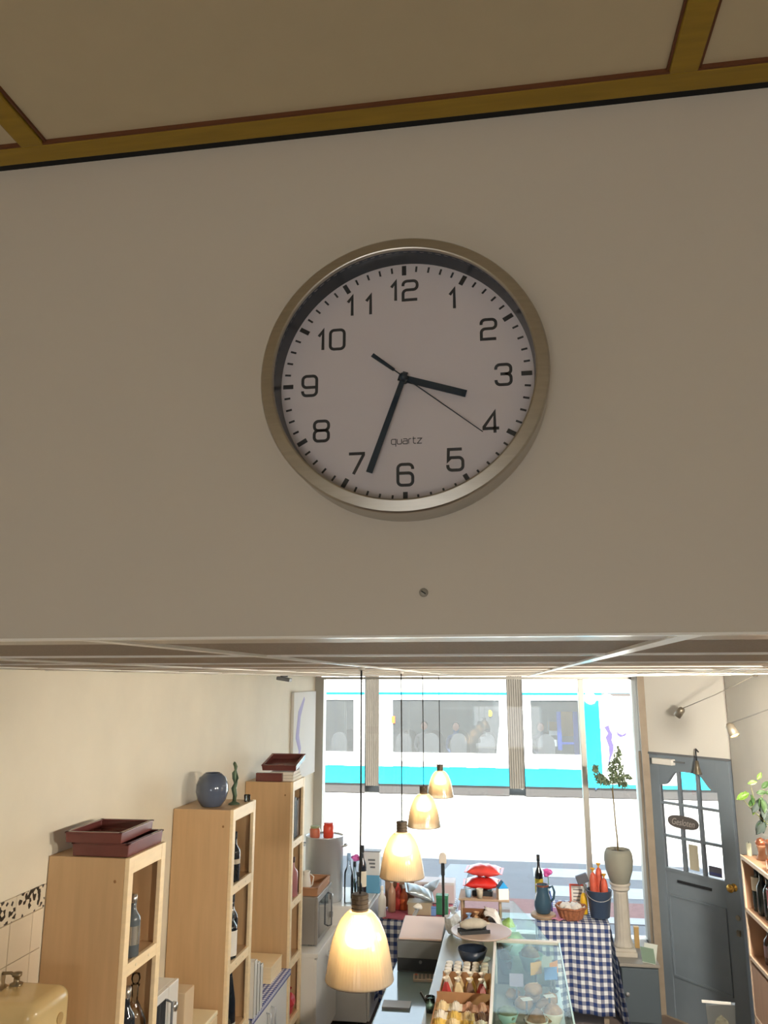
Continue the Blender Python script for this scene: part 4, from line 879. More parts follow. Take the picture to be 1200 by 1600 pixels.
MB().lathe([(0, .17), (.009, .17), (.005, .20), (0, .2)], 10).build('nozzle', M_white, t)
t = thing('bucket', 'dark blue bucket holding red packed goods', 'bucket', (.69, 7.40, ZP))
MB().lathe([(0, 0), (.075, 0), (.08, .004), (.105, .21), (.110, .213), (.103, .216), (.076, .012), (0, .01)], 32).build('bucket_body', mat('bucket_blue', (66, 84, 110), .4), t, smooth=True)
MB().tube([(.108 * math.cos(a), -.108 * math.sin(a) * .9 - .004, .20 - .06 * math.sin(a)) for a in [PI * k / 14 for k in range(15)]], .003, 6).build('wire_handle', M_steel2, t, smooth=True)
M_redp = mat('red_packet', (204, 92, 70), .45, noise=(14, .2))
for k, (dx, dy, hh, rz) in enumerate([(-.046, -.02, .37, .2), (.008, .028, .40, -.3), (.043, -.034, .33, .5)]):
    tt = thing('salami_packet', ['left', 'tallest', 'right'][k] + ' red packet standing in the blue bucket', 'packet', (.69 + dx, 7.40 + dy, ZP + .016), rz, 'red packets in the bucket')
    MB().lathe([(0, 0), (.026, .01), (.03, .06), (.03, hh - .09), (.022, hh - .05), (.006, hh - .03), (0, hh - .03)], 12).build('packet_body', M_redp, tt, smooth=True)
    MB().lathe([(.006, hh - .03), (.007, hh - .02), (.022, hh)], 10, close=False).build('twisted_end', mat('twist_yellow', (226, 170, 70), .5), tt, smooth=True)
tt = thing('grey_brush', 'dark grey brush leaning out of the blue bucket', 'brush', (.655, 7.43, ZP + .02)); tt.rotation_euler = (0, -.35, 0)
MB().box(-.012, .012, -.012, .012, .0, .25).build('handle', M_grey, tt, bevel=.003)
MB().box(-.05, .05, -.025, .025, .25, .32).build('head', mat('brush_grey', (96, 98, 108), .7), tt, bevel=.006)
# wine bottle at the left of the jug, standing on the table corner
bottle('wine_bottle', 'dark wine bottle with yellow label left of the jug', (.095 + .105, 7.78, ZP), .40, .037, M_dkgl, mat('label_yellow', (196, 180, 60), .6), M_dark)

# ================================================================== COLUMN, POT, TREE, LOW CABINET
t = thing('low_cabinet', 'low dark cabinet under the stone column', 'cabinet', (.955, 7.62, 0))
M_dcab = mat('dark_cabinet', (84, 96, 104), .5)
MB().box(-.13, .17, -.30, .33, .02, .45).build('carcass', M_dcab, t, bevel=.004)
MB().box(-.14, .18, -.32, .34, .45, .475).build('top', mat('cab_top', (150, 146, 138), .6), t, bevel=.003)
dd = MB().box(-.125, .165, -.318, -.30, .04, .44).build('door', M_dcab, t, bevel=.003)
MB().lathe([(0, 0), (.012, 0), (.016, .018), (0, .02)], 14, M=Matrix.Translation((-.09, -.318, .25)) @ RXm).build('knob', M_steel2, dd, smooth=True)
MB().box(-.11, .15, -.27, .3, 0, .02).build('plinth', M_dark, t)
M_stone = mat('pale_stone', (196, 190, 178), .8, noise=(9, .06), bump=(40, .2))
PX, PY = .885, 7.55
t = thing('stone_pedestal', 'pale fluted stone column pedestal beside the shop door', 'pedestal', (PX, PY, .475))
MB().box(-.10, .10, -.10, .10, 0, .035).box(-.09, .09, -.09, .09, .035, .06).build('base', M_stone, t, bevel=.004)
MB().lathe([(.085, .06), (.088, .07), (.08, .085), (.07, .10), (.066, .13), (.060, .48), (.064, .50)], 72, flute=(16, .025)).build('shaft', M_stone, t, smooth=True)
MB().lathe([(.064, .50), (.078, .51), (.08, .52), (.07, .528), (.085, .545), (.09, .56), (0, .56)], 40).build('capital', M_stone, t, smooth=True)
t = thing('planter', 'rounded grey stone pot on top of the column', 'pot', (PX, PY, .475 + .56))
MB().lathe([(0, 0), (.07, 0), (.082, .012), (.112, .10), (.122, .18), (.118, .24), (.102, .275), (.094, .275), (.108, .23), (.10, .12), (0, .10)], 40).build('pot_body', mat('grey_stone', (150, 150, 138), .8, noise=(6, .06), bump=(30, .2)), t, smooth=True)
MB().lathe([(0, .235), (.104, .235), (.09, .25), (0, .255)], 24).build('soil', mat('soil', (70, 58, 46), .9), t, smooth=True)
tr_ = thing('potted_tree', 'slim standard tree with small dark leaves in the stone pot', 'plant', (PX, PY, .475 + .56 + .25))
TB = tr_.location
def loc_(x, y, Y=PY): v_ = aY(x, y, Y); return Vector((v_.x - TB.x, v_.y - TB.y, v_.z - TB.z))
M_bark = mat('bark', (112, 96, 62), .8); M_leaf = mat('dark_leaf', (126, 144, 114), .5, noise=(30, .3))
top = loc_(957, 1235)
MB().tube([(0, 0, -.01), (.0, 0, .12), tuple(loc_(962, 1290)), tuple(loc_(959, 1255)), tuple(top), tuple(loc_(958, 1190))], [.008, .007, .006, .006, .006, .003], 8).build('trunk', M_bark, tr_, smooth=True)
for a_, b_ in [((957, 1235), (935, 1205)), ((957, 1232), (975, 1215)), ((958, 1225), (966, 1185)), ((940, 1212), (926, 1195))]:
    MB().tube([tuple(loc_(*a_)), tuple((loc_(*a_) + loc_(*b_)) / 2 + Vector((0, .02, 0))), tuple(loc_(*b_))], .0035, 6).build('branch', M_bark, tr_, smooth=True)
rnd = random.Random(3)
def leaves(mb, c, rad, n, s, rnd):
    for _ in range(n):
        while True:
            q_ = Vector((rnd.uniform(-1, 1), rnd.uniform(-1, 1), rnd.uniform(-1, 1)))
            if q_.length < 1: break
        p_ = c + Vector((q_.x * rad[0], q_.y * rad[1], q_.z * rad[2]))
        M = Matrix.Translation(p_) @ Matrix.Rotation(rnd.uniform(0, 6.3), 4, 'Z') @ Matrix.Rotation(rnd.uniform(-1.3, 1.3), 4, 'X') @ Matrix.Rotation(rnd.uniform(-1.3, 1.3), 4, 'Y')
        k = s * rnd.uniform(.7, 1.3)
        vs = [mb.bm.verts.new(M @ Vector(v)) for v in [(0, -k, 0), (k * .42, -.15 * k, .1 * k), (0, k, 0), (-k * .42, -.15 * k, .1 * k)]]
        mb.bm.faces.new(vs)
mb = MB()
for x, y, rx, rz_, n in [(962, 1205, .075, .10, 260), (965, 1180, .035, .09, 70), (972, 1222, .06, .06, 110), (938, 1217, .055, .045, 110), (930, 1203, .03, .05, 50), (950, 1222, .07, .03, 60), (982, 1214, .03, .03, 24)]:
    leaves(mb, loc_(x, y), (rx, .07, rz_), int(n * 1.35), .020, rnd)
o = mb.build('foliage', M_leaf, tr_, norm=False); o['kind'] = 'stuff'
t = thing('brochure', 'white and green folded brochure on the low cabinet edge', 'brochure', (1.055, 7.33, .475), -.5)
MB().box(-.055, .055, -.003, .003, 0, .15, Matrix.Rotation(-.5, 4, 'X')).build('front_leaf', mat('brochure_white', (216, 222, 214), .5), t)
MB().box(-.055, .055, .0, .004, 0, .13, Matrix.Rotation(.25, 4, 'X')).build('back_leaf', mat('brochure_green', (150, 176, 156), .5), t)
t = thing('wood_block', 'upright wooden block beside the column base', 'block', (1.02, 7.72, .475))
MB().box(-.02, .02, -.02, .02, 0, .16).build('block_body', mat('block_wood', (190, 156, 100), .6), t, bevel=.004)
MB().box(-.022, .022, -.022, .022, .16, .17).build('cap', mat('block_wood', (0, 0, 0)), t)

# ================================================================== COUNTER AND GLASS CASE
M_ctop = mat('counter_top_glass', (128, 156, 170), .12, noise=(3, .12), coat=.5); M_cbody = mat('counter_body', (120, 128, 132), .5)
t = thing('work_counter', 'narrow serving counter with pale blue glossy top', 'counter', (-.65, 5.15, 0))
MB().box(-.15, .165, -1.05, 1.08, .06, .87).build('body', M_cbody, t, bevel=.003)
MB().box(-.165, .168, -1.07, 1.1, .87, .90).build('top', M_ctop, t, bevel=.003)
MB().box(-.12, .16, -1.0, 1.05, 0, .06).build('plinth', M_dark, t)
MB().box(-.167, -.165, -1.07, 1.1, .872, .898).build('edge_strip', M_edge, t)
ZL = 1.12
X0c, X1c, X2c, XRc = -.478, -.138, -.128, .232
t = thing('display_case', 'refrigerated glass display case full of food beside the serving counter', 'display case', (-.12, 4.85, 0)); bx_, by_ = -.12, 4.85
def cb(name, a, b, c, d, e, f, m, par=None, **k): return MB().box(a - bx_, b - bx_, c - by_, d - by_, e, f).build(name, m, par or t, **k)
M_cw = mat('case_white', (222, 224, 220), .4)
cb('base', X0c, XRc - .01, 3.62, 6.12, .06, .86, M_cw); cb('plinth', X0c + .03, XRc - .05, 3.66, 6.1, 0, .06, M_dark)
cb('deck', X1c, XRc - .008, 3.62, 5.085, 1.0, 1.02, mat('case_deck', (176, 184, 176), .3, .3))
cb('front_panel', X1c, XRc - .008, 3.62, 3.632, .86, 1.0, M_cw)
cb('back_cupboard', X0c, X1c - .004, 3.62, 6.12, .885, ZL - .012, M_cw)
cb('ledge', X0c - .004, X1c, 3.60, 6.14, ZL - .012, ZL, mat('ledge_grey', (168, 176, 170), .25), bevel=.002)
cb('side_glass', XRc - .008, XRc, 3.62, 5.10, .885, 1.25, M_case)
cb('back_glass', X1c, X1c + .006, 3.62, 5.10, .885, 1.25, M_case)
cb('top_glass', X1c, XRc, 3.62, 5.08, 1.25, 1.256, M_case)
cb('end_glass', X1c + .006, XRc - .008, 5.09, 5.096, .885, 1.25, M_case)
cb('frame_bar', X1c - .006, X1c + .008, 3.62, 5.10, 1.244, 1.262, M_white); cb('frame_bar', X1c, XRc, 5.075, 5.10, 1.244, 1.262, M_white)
cb('glass_edge', XRc - .004, XRc + .004, 3.62, 5.08, 1.247, 1.259, M_edge)
cb('corner_post', X1c - .006, X1c + .008, 5.086, 5.10, .885, 1.25, M_white); cb('corner_post', X1c - .006, X1c + .008, 3.62, 3.634, .885, 1.25, M_white)
# tapering end section with salad
plan = [(-.130, 5.115), (.205, 5.115), (.115, 5.52), (-.03, 6.08), (-.130, 6.08)]
MB().prism([(x - bx_, y - by_) for x, y in plan], 1.0, 1.02, 'z').build('end_deck', mat('case_deck', (0, 0, 0)), t)
for (xa, ya), (xb, yb) in zip(plan, plan[1:] + plan[:1]):
    dx, dy = xb - xa, yb - ya; L_ = math.hypot(dx, dy); nx, ny = -dy / L_ * .005, dx / L_ * .005
    MB().prism([(xa - bx_, ya - by_), (xb - bx_, yb - by_), (xb + nx - bx_, yb + ny - by_), (xa + nx - bx_, ya + ny - by_)], .885, 1.22, 'z').build('end_pane', M_case, t)
MB().prism([(x - bx_, y - by_) for x, y in plan], 1.22, 1.226, 'z').build('end_top_glass', M_case, t)
DK = 1.02
# food in the case
def bowl(label, x, y, r, h, mb_, mf, group, seed, cat='bowl'):
    t = thing('food_bowl', label, cat, (x, y, DK), 0, group)
    MB().lathe([(0, 0), (r * .55, 0), (r * .6, .006), (r, h), (r * .95, h), (r * .52, .012), (0, .01)], 26).build('dish', mb_, t, smooth=True)
    MB().blob((0, 0, h * .8), (r * .85, r * .85, h * .75), seed, .2).build('food', mf, t, smooth=True)
    return t
M_dish = mat('dish_white', (230, 230, 224), .3); M_dishg = mat('dish_green', (150, 196, 186), .3)
fc = lambda n, c: mat('food_' + n, c, .6, noise=(40, .35), bump=(60, .4))
bowl('round bowl of pale salad at the near left of the glass case', -.045, 4.28, .075, .06, M_dish, fc('pale', (200, 196, 150)), 'bowls in the case', 1)
bowl('bowl of grey green dip at the case\'s left side', -.07, 4.53, .058, .06, M_dishg, fc('olive', (120, 134, 104)), 'bowls in the case', 2)
bowl('turquoise bowl near the front right of the case', .10, 4.25, .07, .05, M_dishg, fc('mint', (150, 190, 176)), 'bowls in the case', 3)
bowl('white bowl of brown stew in the case middle', .075, 4.44, .06, .07, M_dish, fc('stew', (150, 116, 84)), 'bowls in the case', 4)
bowl('dish of roasted vegetables against the case\'s right pane', .16, 4.58, .06, .06, M_dish, fc('roast', (172, 130, 84)), 'bowls in the case', 5)
M_bread = mat('bread_crust', (178, 140, 100), .7, noise=(18, .25), bump=(40, .3))
bn = ['rounded bread roll', 'brown bread roll', 'flattened bread roll', 'small bread roll', 'split bread roll', 'top bread roll']
for k, (x, y, z, r) in enumerate([(.015, 4.735, .0, .052), (.125, 4.73, 0, .05), (.065, 4.84, 0, .05), (.165, 4.84, 0, .044), (-.04, 4.86, 0, .046), (.072, 4.745, .07, .05)]):
    tt = thing('bread_roll', bn[k] + ' in the heap inside the glass case', 'bread', (x, y, DK + z), k * .7, 'bread rolls in the case')
    MB().blob((0, 0, r * .62), (r, r * .85, r * .62), k + 20, .1).build('crust', M_bread, tt, smooth=True)
    MB().box(-r * .5, r * .5, -.003, .003, r * 1.18, r * 1.22).build('score', mat('bread_score', (226, 200, 160), .8), tt)
for k, (x, y, cc, lb) in enumerate([(-.02, 4.80, (170, 164, 190), 'lilac'), (.17, 4.93, (108, 160, 226), 'blue'), (.09, 5.0, (226, 176, 50), 'yellow'), (.19, 5.02, (236, 160, 60), 'orange')]):
    tt = thing('price_tag', lb + ' price tag on a stand in the glass case', 'price tag', (x, y, DK), .3 * k)
    MB().box(-.004, .004, -.004, .004, 0, .10).box(-.02, .02, -.015, .015, 0, .006).build('stand', M_grey, tt)
    MB().box(-.038, .038, -.005, -.003, .09, .155, Matrix.Rotation(.0, 4, 'X')).build('card', mat('tag_' + lb, cc, .5), tt)
for k, (x, y) in enumerate([(.03, 4.60), (.15, 4.66)]):
    tt = thing('paper_slip', ['left', 'right'][k] + ' small white paper slip among the case\'s food', 'paper', (x, y, DK + .0)); tt.rotation_euler = (0, 0, .4)
    MB().box(-.004, .004, -.004, .004, 0, .1).box(-.018, .018, -.012, .012, 0, .005).build('stick', M_grey, tt); MB().box(-.028, .028, -.02, .02, .1, .102).build('slip', M_white, tt)
M_salad = mat('salad_green', (120, 164, 84), .6, noise=(30, .35), bump=(50, .4))
for k, (x, y, r, m_, lb) in enumerate([(-.04, 5.62, .085, M_salad, 'bowl of green salad in the tapering end of the case'), (.07, 5.34, .075, fc('tomato', (176, 150, 116)), 'bowl with tomato salad in the tapering end of the case'), (-.065, 5.9, .055, mat('lettuce', (160, 200, 90), .6, noise=(30, .3)), 'bright lettuce bowl at the far tip of the case'), (-.08, 5.25, .045, fc('bean', (130, 140, 100)), 'small bean salad bowl in the tapering end of the case')]):
    bowl(lb, x, y, r, .09, M_dishg, m_, 'salads in the end case', 40 + k)

# cartons of packed sweets on the ledge
M_card = mat('kraft_card', (176, 132, 92), .8, noise=(20, .08))
def carton(label, x0, x1, y0, y1, h_):
    t = thing('cardboard_tray', label, 'box', ((x0 + x1) / 2, (y0 + y1) / 2, ZL)); hx, hy = (x1 - x0) / 2, (y1 - y0) / 2
    MB().box(-hx, hx, -hy, hy, 0, .004).build('bottom', M_card, t)
    for n_, a in [('front_wall', (-hx, hx, -hy, -hy + .004)), ('back_wall', (-hx, hx, hy - .004, hy)), ('side_wall', (-hx, -hx + .004, -hy + .004, hy - .004)), ('side_wall', (hx - .004, hx, -hy + .004, hy - .004))]:
        MB().box(*a, .004, h_ + (.02 if n_ == 'back_wall' else 0)).build(n_, M_card, t)
    return t
carton('near open cardboard tray of wrapped pastries on the counter ledge', -.425, -.150, 4.00, 4.44, .05)
carton('far open cardboard tray of red and white packets on the ledge', -.415, -.155, 4.455, 4.70, .06)
pk_m = [mat('wrap_cream', (236, 214, 168), .35, noise=(20, .15)), mat('wrap_pinkish', (226, 176, 150), .35, noise=(20, .15)), mat('wrap_white', (236, 230, 216), .35, noise=(20, .1)), mat('wrap_yellow', (222, 188, 96), .35, noise=(20, .25)), mat('wrap_red', (186, 66, 68), .35, noise=(20, .2)), mat('wrap_brown', (126, 92, 74), .4, noise=(20, .2))]
cn = ['cream', 'pale pink', 'white', 'yellow', 'red', 'brown']
kk = 0
for row, yy in enumerate([4.06, 4.15, 4.24, 4.35]):
    for c_ in range(4):
        ci = [[0, 3, 2, 0], [3, 0, 3, 2], [2, 3, 0, 5], [0, 2, 1, 1]][row][c_]
        x = -.39 + c_ * .067
        pos = ['leftmost', 'second', 'third', 'rightmost'][c_]; rw = ['nearest', 'second', 'third', 'farthest'][row]
        pillow('pastry_packet', f'{cn[ci]} pastry packet, {pos} in the {rw} row of the near tray', (x, yy, ZL + .006), .044, .066, .055, pk_m[ci], (.45 - .1 * row, 0, .1 * (c_ - 1.5)), 'packets in the near cardboard tray', 'packet')
        if ci in (0, 1, 5) and row == 3:
            pass
for c_ in range(4):
    for row in range(2):
        ci = [[4, 0, 5, 4], [2, 0, 3, 2]][row][c_]
        x = -.385 + c_ * .062; y = 4.53 + row * .09
        t = thing('sweet_packet', f'{cn[ci]} pointed packet, {["leftmost", "second", "third", "rightmost"][c_]} of the {["front", "back"][row]} row in the far tray', 'packet', (x, y, ZL + .005), .2 * c_, 'pointed packets in the far cardboard tray')
        MB().lathe([(0, 0), (.028, .002), (.03, .03), (.012, .075), (.006, .082)], 5).build('cone', pk_m[ci], t)
        MB().lathe([(.006, .08), (.02, .1)], 7, close=False).build('frill', pk_m[2], t)
# jars with white lids
j0 = None
for r_ in range(4):
    for c_ in range(5):
        x, y = -.395 + c_ * .05, 4.745 + r_ * .052
        lb = f'small dark jar with white lid, {["leftmost", "second", "middle", "fourth", "rightmost"][c_]} in the {["nearest", "second", "third", "farthest"][r_]} row of the jar block'
        if j0 is None:
            j0 = thing('spice_jar', lb, 'jar', (x, y, ZL), 0, 'block of white lidded jars')
            MB().lathe([(0, 0), (.021, 0), (.022, .004), (.022, .05), (0, .05)], 14).build('jar_body', mat('jar_dark', (74, 76, 80), .2), j0, smooth=True)
            MB().lathe([(0, .05), (.020, .05), (.020, .062), (.018, .064), (0, .064)], 14).build('lid', M_white, j0)
        else:
            c = copy_tree(j0); c.location = (x, y, ZL); c['label'] = lb
# dark bowl under the platter, and the round platter on its stem
t = thing('mixing_bowl', 'dark blue and wooden bowl under the round platter', 'bowl', (-.27, 5.03, ZL))
MB().lathe([(0, 0), (.035, 0), (.04, .005), (.07, .05)], 26, close=False).build('wooden_base', mat('bowl_wood', (150, 108, 86), .6), t, smooth=True)
MB().lathe([(.07, .05), (.088, .10), (.084, .10), (.066, .05), (0, .012)], 26, close=False).build('upper_band', mat('bowl_navy', (44, 56, 74), .3), t, smooth=True)
t = thing('cake_stand', 'round pale pink platter on a stem above the counter', 'stand', (-.222, 5.17, ZL))
M_plat = mat('platter_pale', (206, 188, 180), .35)
MB().lathe([(0, 0), (.05, 0), (.05, .006), (.014, .016), (.012, .13), (.03, .143), (0, .143)], 24).build('stem', M_steel2, t, smooth=True)
MB().lathe([(0, .143), (.165, .143), (.18, .150), (.182, .157), (.176, .157), (.165, .153), (0, .153)], 56).build('plate', M_plat, t, smooth=True)
zp = ZL + .1535
t = thing('sausage_loaf', 'white floured sausage resting on the round platter', 'sausage', (-.265, 5.14, zp + .022), .35)
MB().tube([(-.085, 0, .022), (-.05, 0, .024), (0, .005, .028), (.05, 0, .024), (.08, 0, .024)], [.012, .027, .03, .027, .012], 16).build('casing', mat('sausage_white', (200, 196, 184), .7, noise=(20, .15)), t, smooth=True)
MB().tube([(.08, 0, .024), (.10, .004, .022)], .006, 8).build('string_end', M_lab, t)
t = thing('slicing_tray', 'small dark tray under the floured sausage', 'tray', (-.265, 5.14, zp), .35)
MB().box(-.09, .09, -.036, .036, .0, .006).build('tray_base', M_dark, t); MB().box(-.09, .09, -.04, -.036, 0, .02).box(-.09, .09, .036, .04, 0, .02).build('tray_sides', M_dark, t)
# open box with a cloth and treats
t = thing('gift_box', 'brown open box with gold dots behind the platter', 'box', (-.25, 5.62, ZL))
M_bbox = mat('box_brown_dark', (128, 84, 56), .6)
MB().box(-.115, .115, -.085, .085, 0, .006).build('bottom', M_bbox, t)
fw = MB().box(-.115, .115, -.085, -.078, .006, .10).build('front_wall', M_bbox, t); MB().box(-.115, .115, .078, .085, .006, .14).build('back_wall', M_bbox, t)
for s_ in (-1, 1): MB().box(min(s_ * .115, s_ * .108), max(s_ * .115, s_ * .108), -.078, .078, .006, .10).build('side_wall', M_bbox, t)
for k in range(5): MB().lathe([(0, 0), (.007, 0), (.006, .002), (0, .002)], 10, M=Matrix.Translation((-.07 + k * .033, -.085, .075)) @ RXm).build('gold_dot', mat('gold_dot', (222, 190, 130), .4), fw)
for k, (dx, dy, cc, lb) in enumerate([(-.07, -.02, (150, 180, 220), 'pale blue'), (-.02, .02, (200, 160, 120), 'tan'), (.035, -.015, (140, 96, 70), 'brown'), (.08, .02, (190, 206, 230), 'light blue')]):
    tt = thing('wrapped_sweet', lb + ' wrapped treat in the brown open box', 'sweet', (-.25 + dx, 5.62 + dy, ZL + .007), k * .6, 'treats in the brown box')
    MB().blob((0, 0, .055), (.036, .034, .055), k + 60, .2).build('wrapping', mat('treat%d' % k, cc, .4), tt, smooth=True)
    MB().lathe([(.006, .108), (.02, .128)], 8, close=False).build('twist', mat('treat%d' % k, cc, .4), tt)
t = thing('tissue_paper', 'white crumpled tissue draped over the right of the brown box', 'tissue', (-.15, 5.61, ZL))
MB().grid(lambda u, v: (-.06 + .13 * u + .012 * math.sin(v * 11), -.11 + .2 * v, .145 - .135 * max(0, u - .45) / .55 + .01 * math.sin(u * 9 + v * 14)), 12, 12).build('sheet', mat('tissue_white', (232, 230, 232), .7), t, smooth=True, solid=.003)
t = thing('cellophane_bag', 'clear cellophane bag of sweets left of the brown box', 'bag', (-.425, 5.60, ZL))
MB().blob((0, 0, .07), (.05, .05, .07), 77, .25).build('bag_body', mat('cello', (200, 208, 214), .15, noise=(40, .25), coat=.5), t)
MB().lathe([(.006, .13), (.03, .165)], 9, close=False).build('gathered_top', mat('cello', (0, 0, 0)), t)
# raised tray with the red crisp bags
t = thing('tray_stand', 'raised wooden tray on posts carrying the red bags', 'stand', (-.22, 5.95, ZL))
M_tw2 = mat('tray_tan', (170, 146, 124), .6)
for sx in (-1, 1):
    for sy in (-1, 1): MB().lathe([(0, 0), (.009, 0), (.009, .155), (0, .155)], 10, c=(sx * .13 - .03, sy * .09, 0)).build('post', M_tw2, t)
MB().box(-.18, .165, -.13, .13, .155, .168).build('tray_board', M_tw2, t, bevel=.003)
ZS = ZL + .168
M_crisp = mat('red_crisp_bag', (196, 44, 40), .3, noise=(9, .2), coat=.3)
pillow('crisp_bag', 'glossy red crisp bag lying lower in the pile', (-.24, 5.97, ZS + .034), .245, .18, .078, M_crisp, (.03, 0, .03), 'red crisp bags')
pillow('crisp_bag', 'glossy red crisp bag lying on top of the pile', (-.225, 5.98, ZS + .116), .24, .19, .075, mat('red_crisp_bag2', (206, 70, 66), .28, noise=(9, .2), coat=.3), (.03, .02, -.06), 'red crisp bags')
tag(rbox(-.24, 5.96, ZS, .14, .12, .032).build('cardboard_block', M_dark, bevel=.003), 'dark low box under the red crisp bags', 'box')
for k, (x, y, hh, m_, lb) in enumerate([(-.335, 5.87, .055, mat('cup_blue', (150, 190, 226), .4), 'pale blue paper cup left of the crisp bags'), (-.255, 5.845, .06, mat('cup_grey', (176, 166, 150), .4), 'grey paper cup in front of the crisp bags')]):
    tt = thing('paper_cup', lb, 'cup', (x, y, ZS)); MB().lathe([(0, 0), (.018, 0), (.024, hh), (.021, hh), (.016, .004), (0, .004)], 18).build('cup_wall', m_, tt, smooth=True)
    MB().tube([(.0235 * math.cos(a), .0235 * math.sin(a), hh) for a in [2 * PI * q_ / 16 for q_ in range(17)]], .0016, 5).build('rolled_rim', M_white, tt)
tt = thing('milk_carton', 'white and bright blue gabled carton right of the crisp bags', 'carton', (-.10, 5.86, ZS), .3)
MB().box(-.035, .035, -.03, .03, 0, .07).build('carton_body', M_white, tt)
MB().prism([(-.035, .07), (.035, .07), (0, .115)], -.03, .03).build('gable', mat('carton_bright_blue', (40, 150, 220), .4), tt)

# scale / till on the serving counter
t = thing('cash_register', 'dark grey cash register with a pale pink top tray', 'cash register', (-.635, 5.72, .90))
M_reg = mat('register_grey', (122, 126, 128), .5)
MB().prism([(-.17, 0), (.18, 0), (.18, .235), (-.17, .185)], -.155, .15, 'x').build('housing', M_reg, t, bevel=.008)
MB().box(-.15, .145, -.176, -.17, .01, .085).build('drawer_front', M_dark, t, bevel=.002)
MB().lathe([(0, 0), (.01, 0), (.01, .006), (0, .007)], 12, M=Matrix.Translation((0, -.176, .065)) @ RXm).build('drawer_lock', M_grey, t)
tp_ = MB().box(-.145, .14, -.165, .175, 0, .012).build('top_tray', mat('pale_pink_plastic', (238, 216, 208), .4), t, loc=(0, 0, .212), bevel=.006); tp_.rotation_euler = (math.atan2(.05, .35), 0, 0)
t = thing('label_printer', 'small white and black printer arm left of the cash register', 'printer', (-.755, 6.02, .90))
MB().box(-.045, .045, -.06, .06, 0, .12).build('housing', M_dark, t, bevel=.006)
MB().tube([(-.05, -.07, .04), (-.01, -.05, .16), (.05, .0, .26)], .012, 8).build('arm', mat('arm_grey', (150, 152, 154), .4), t, smooth=True)
MB().blob((.05, 0, .27), (.035, .02, .02), 4, .2).build('clip', M_white, t, smooth=True)
t = thing('pole_display', 'black customer display pole with a white rounded head', 'display', (-.53, 6.12, .90))
zt = aY(698, 1345, 6.12).z - .90
MB().lathe([(0, 0), (.035, 0), (.035, .01), (.010, .016), (.010, zt - .10), (0, zt - .10)], 16).build('pole', M_dark, t, smooth=True)
MB().box(-.013, .013, -.012, .012, zt - .1, zt - .01).build('display_body', M_dark, t, bevel=.003)
MB().prism(arc(0, zt + .03, .026, 0, 180, 10) + [(-.026, zt - .02), (.026, zt - .02)], -.012, .012).build('head', mat('head_white', (214, 208, 200), .4), t, bevel=.003)
t = thing('calculator', 'beige calculator with dark keys in front of the cash register', 'calculator', (-.575, 5.44, .90), .10)
MB().box(-.095, .095, -.05, .05, 0, .018).build('case', mat('calc_beige', (176, 164, 154), .5), t, bevel=.004)
MB().box(.045, .085, -.035, .04, .018, .020).build('screen', M_dark, t)
for r_ in range(3):
    for c_ in range(5): MB().box(-.085 + c_ * .025, -.068 + c_ * .025, -.04 + r_ * .028, -.02 + r_ * .028, .018, .022).build('key', mat('key_red', (190, 90, 84), .5) if (r_ == 2 and c_ == 0) else M_grey, t)
t = thing('note_pad', 'grey note pad lying on the pale blue counter', 'pad', (-.71, 5.00, .90), .02)
MB().box(-.085, .075, -.05, .05, 0, .010).build('pages', mat('pad_grey', (150, 156, 164), .6), t, bevel=.001)
MB().box(-.086, .076, -.051, .051, .010, .012).build('cover', mat('pad_cover', (164, 168, 174), .5), t)
t = thing('ballpoint_pen', 'dark pen standing tilted at the edge of the counter', 'pen', (-.50, 4.93, .90)); t.rotation_euler = (0, -.55, .3)
MB().lathe([(0, 0), (.003, .006), (.005, .02), (.005, .13), (0, .132)], 10).build('barrel', M_dark, t, smooth=True)
MB().box(.005, .008, -.002, .002, .09, .132).build('clip', M_steel2, t)
t = thing('glass_tumbler', 'greenish drinking glass at the ledge\'s left edge', 'glass', (-.452, 4.36, ZL))
MB().lathe([(0, 0), (.022, 0), (.026, .07), (.024, .07), (.019, .006), (0, .006)], 20).build('tumbler_wall', M_clear, t, smooth=True)
MB().lathe([(0, .007), (.019, .007), (.022, .04), (0, .04)], 16).build('drink', mat('mint_drink', (170, 206, 190), .2), t, smooth=True)

# ================================================================== RIGHT WALL: shelf, plant, spots
M_rsh = mat('right_shelf_wood', (186, 146, 116), .55, noise=(5, .06), stretch=(4, 4, 1)); M_rse = mat('right_shelf_edge', (226, 200, 172), .5)
RX0, RX1, RY0, RY1 = 1.45, 1.745, 4.55, 5.77
t = thing('wall_shelf', 'open wooden shelf of bottles and tins along the right wall', 'shelf', ((RX0 + RX1) / 2, (RY0 + RY1) / 2, 0)); ox, oy = (RX0 + RX1) / 2, (RY0 + RY1) / 2
def rb(name, a, b, c, d, e, f, m, par=None, **k): return MB().box(a - ox, b - ox, c - oy, d - oy, e, f).build(name, m, par or t, **k)
rb('side_panel', RX0 + .012, RX1, RY1 - .018, RY1, 0, 1.64, M_rsh); rb('side_panel', RX0 + .012, RX1, RY0, RY0 + .018, 0, 1.64, M_rsh)
rb('side_edge', RX0, RX0 + .012, RY1 - .02, RY1 + .001, 0, 1.625, M_rse); rb('back_panel', RX1 - .006, RX1, RY0 + .018, RY1 - .018, .05, 1.62, M_rsh)
RZ = [.30, .68, 1.022, 1.302, 1.618]
for z in RZ:
    s_ = rb('shelf_board', RX0 + .012, RX1 - .006, RY0 + .018, RY1 - .018, z, z + .018, M_rsh) if z < 1.6 else rb('shelf_board', RX0 + .012, RX1, RY0, RY1, z + .004, z + .022, M_rsh)
    rb('front_edge', RX0, RX0 + .012, RY0, RY1, z - .002, z + .022, M_rse, s_, bevel=.001)
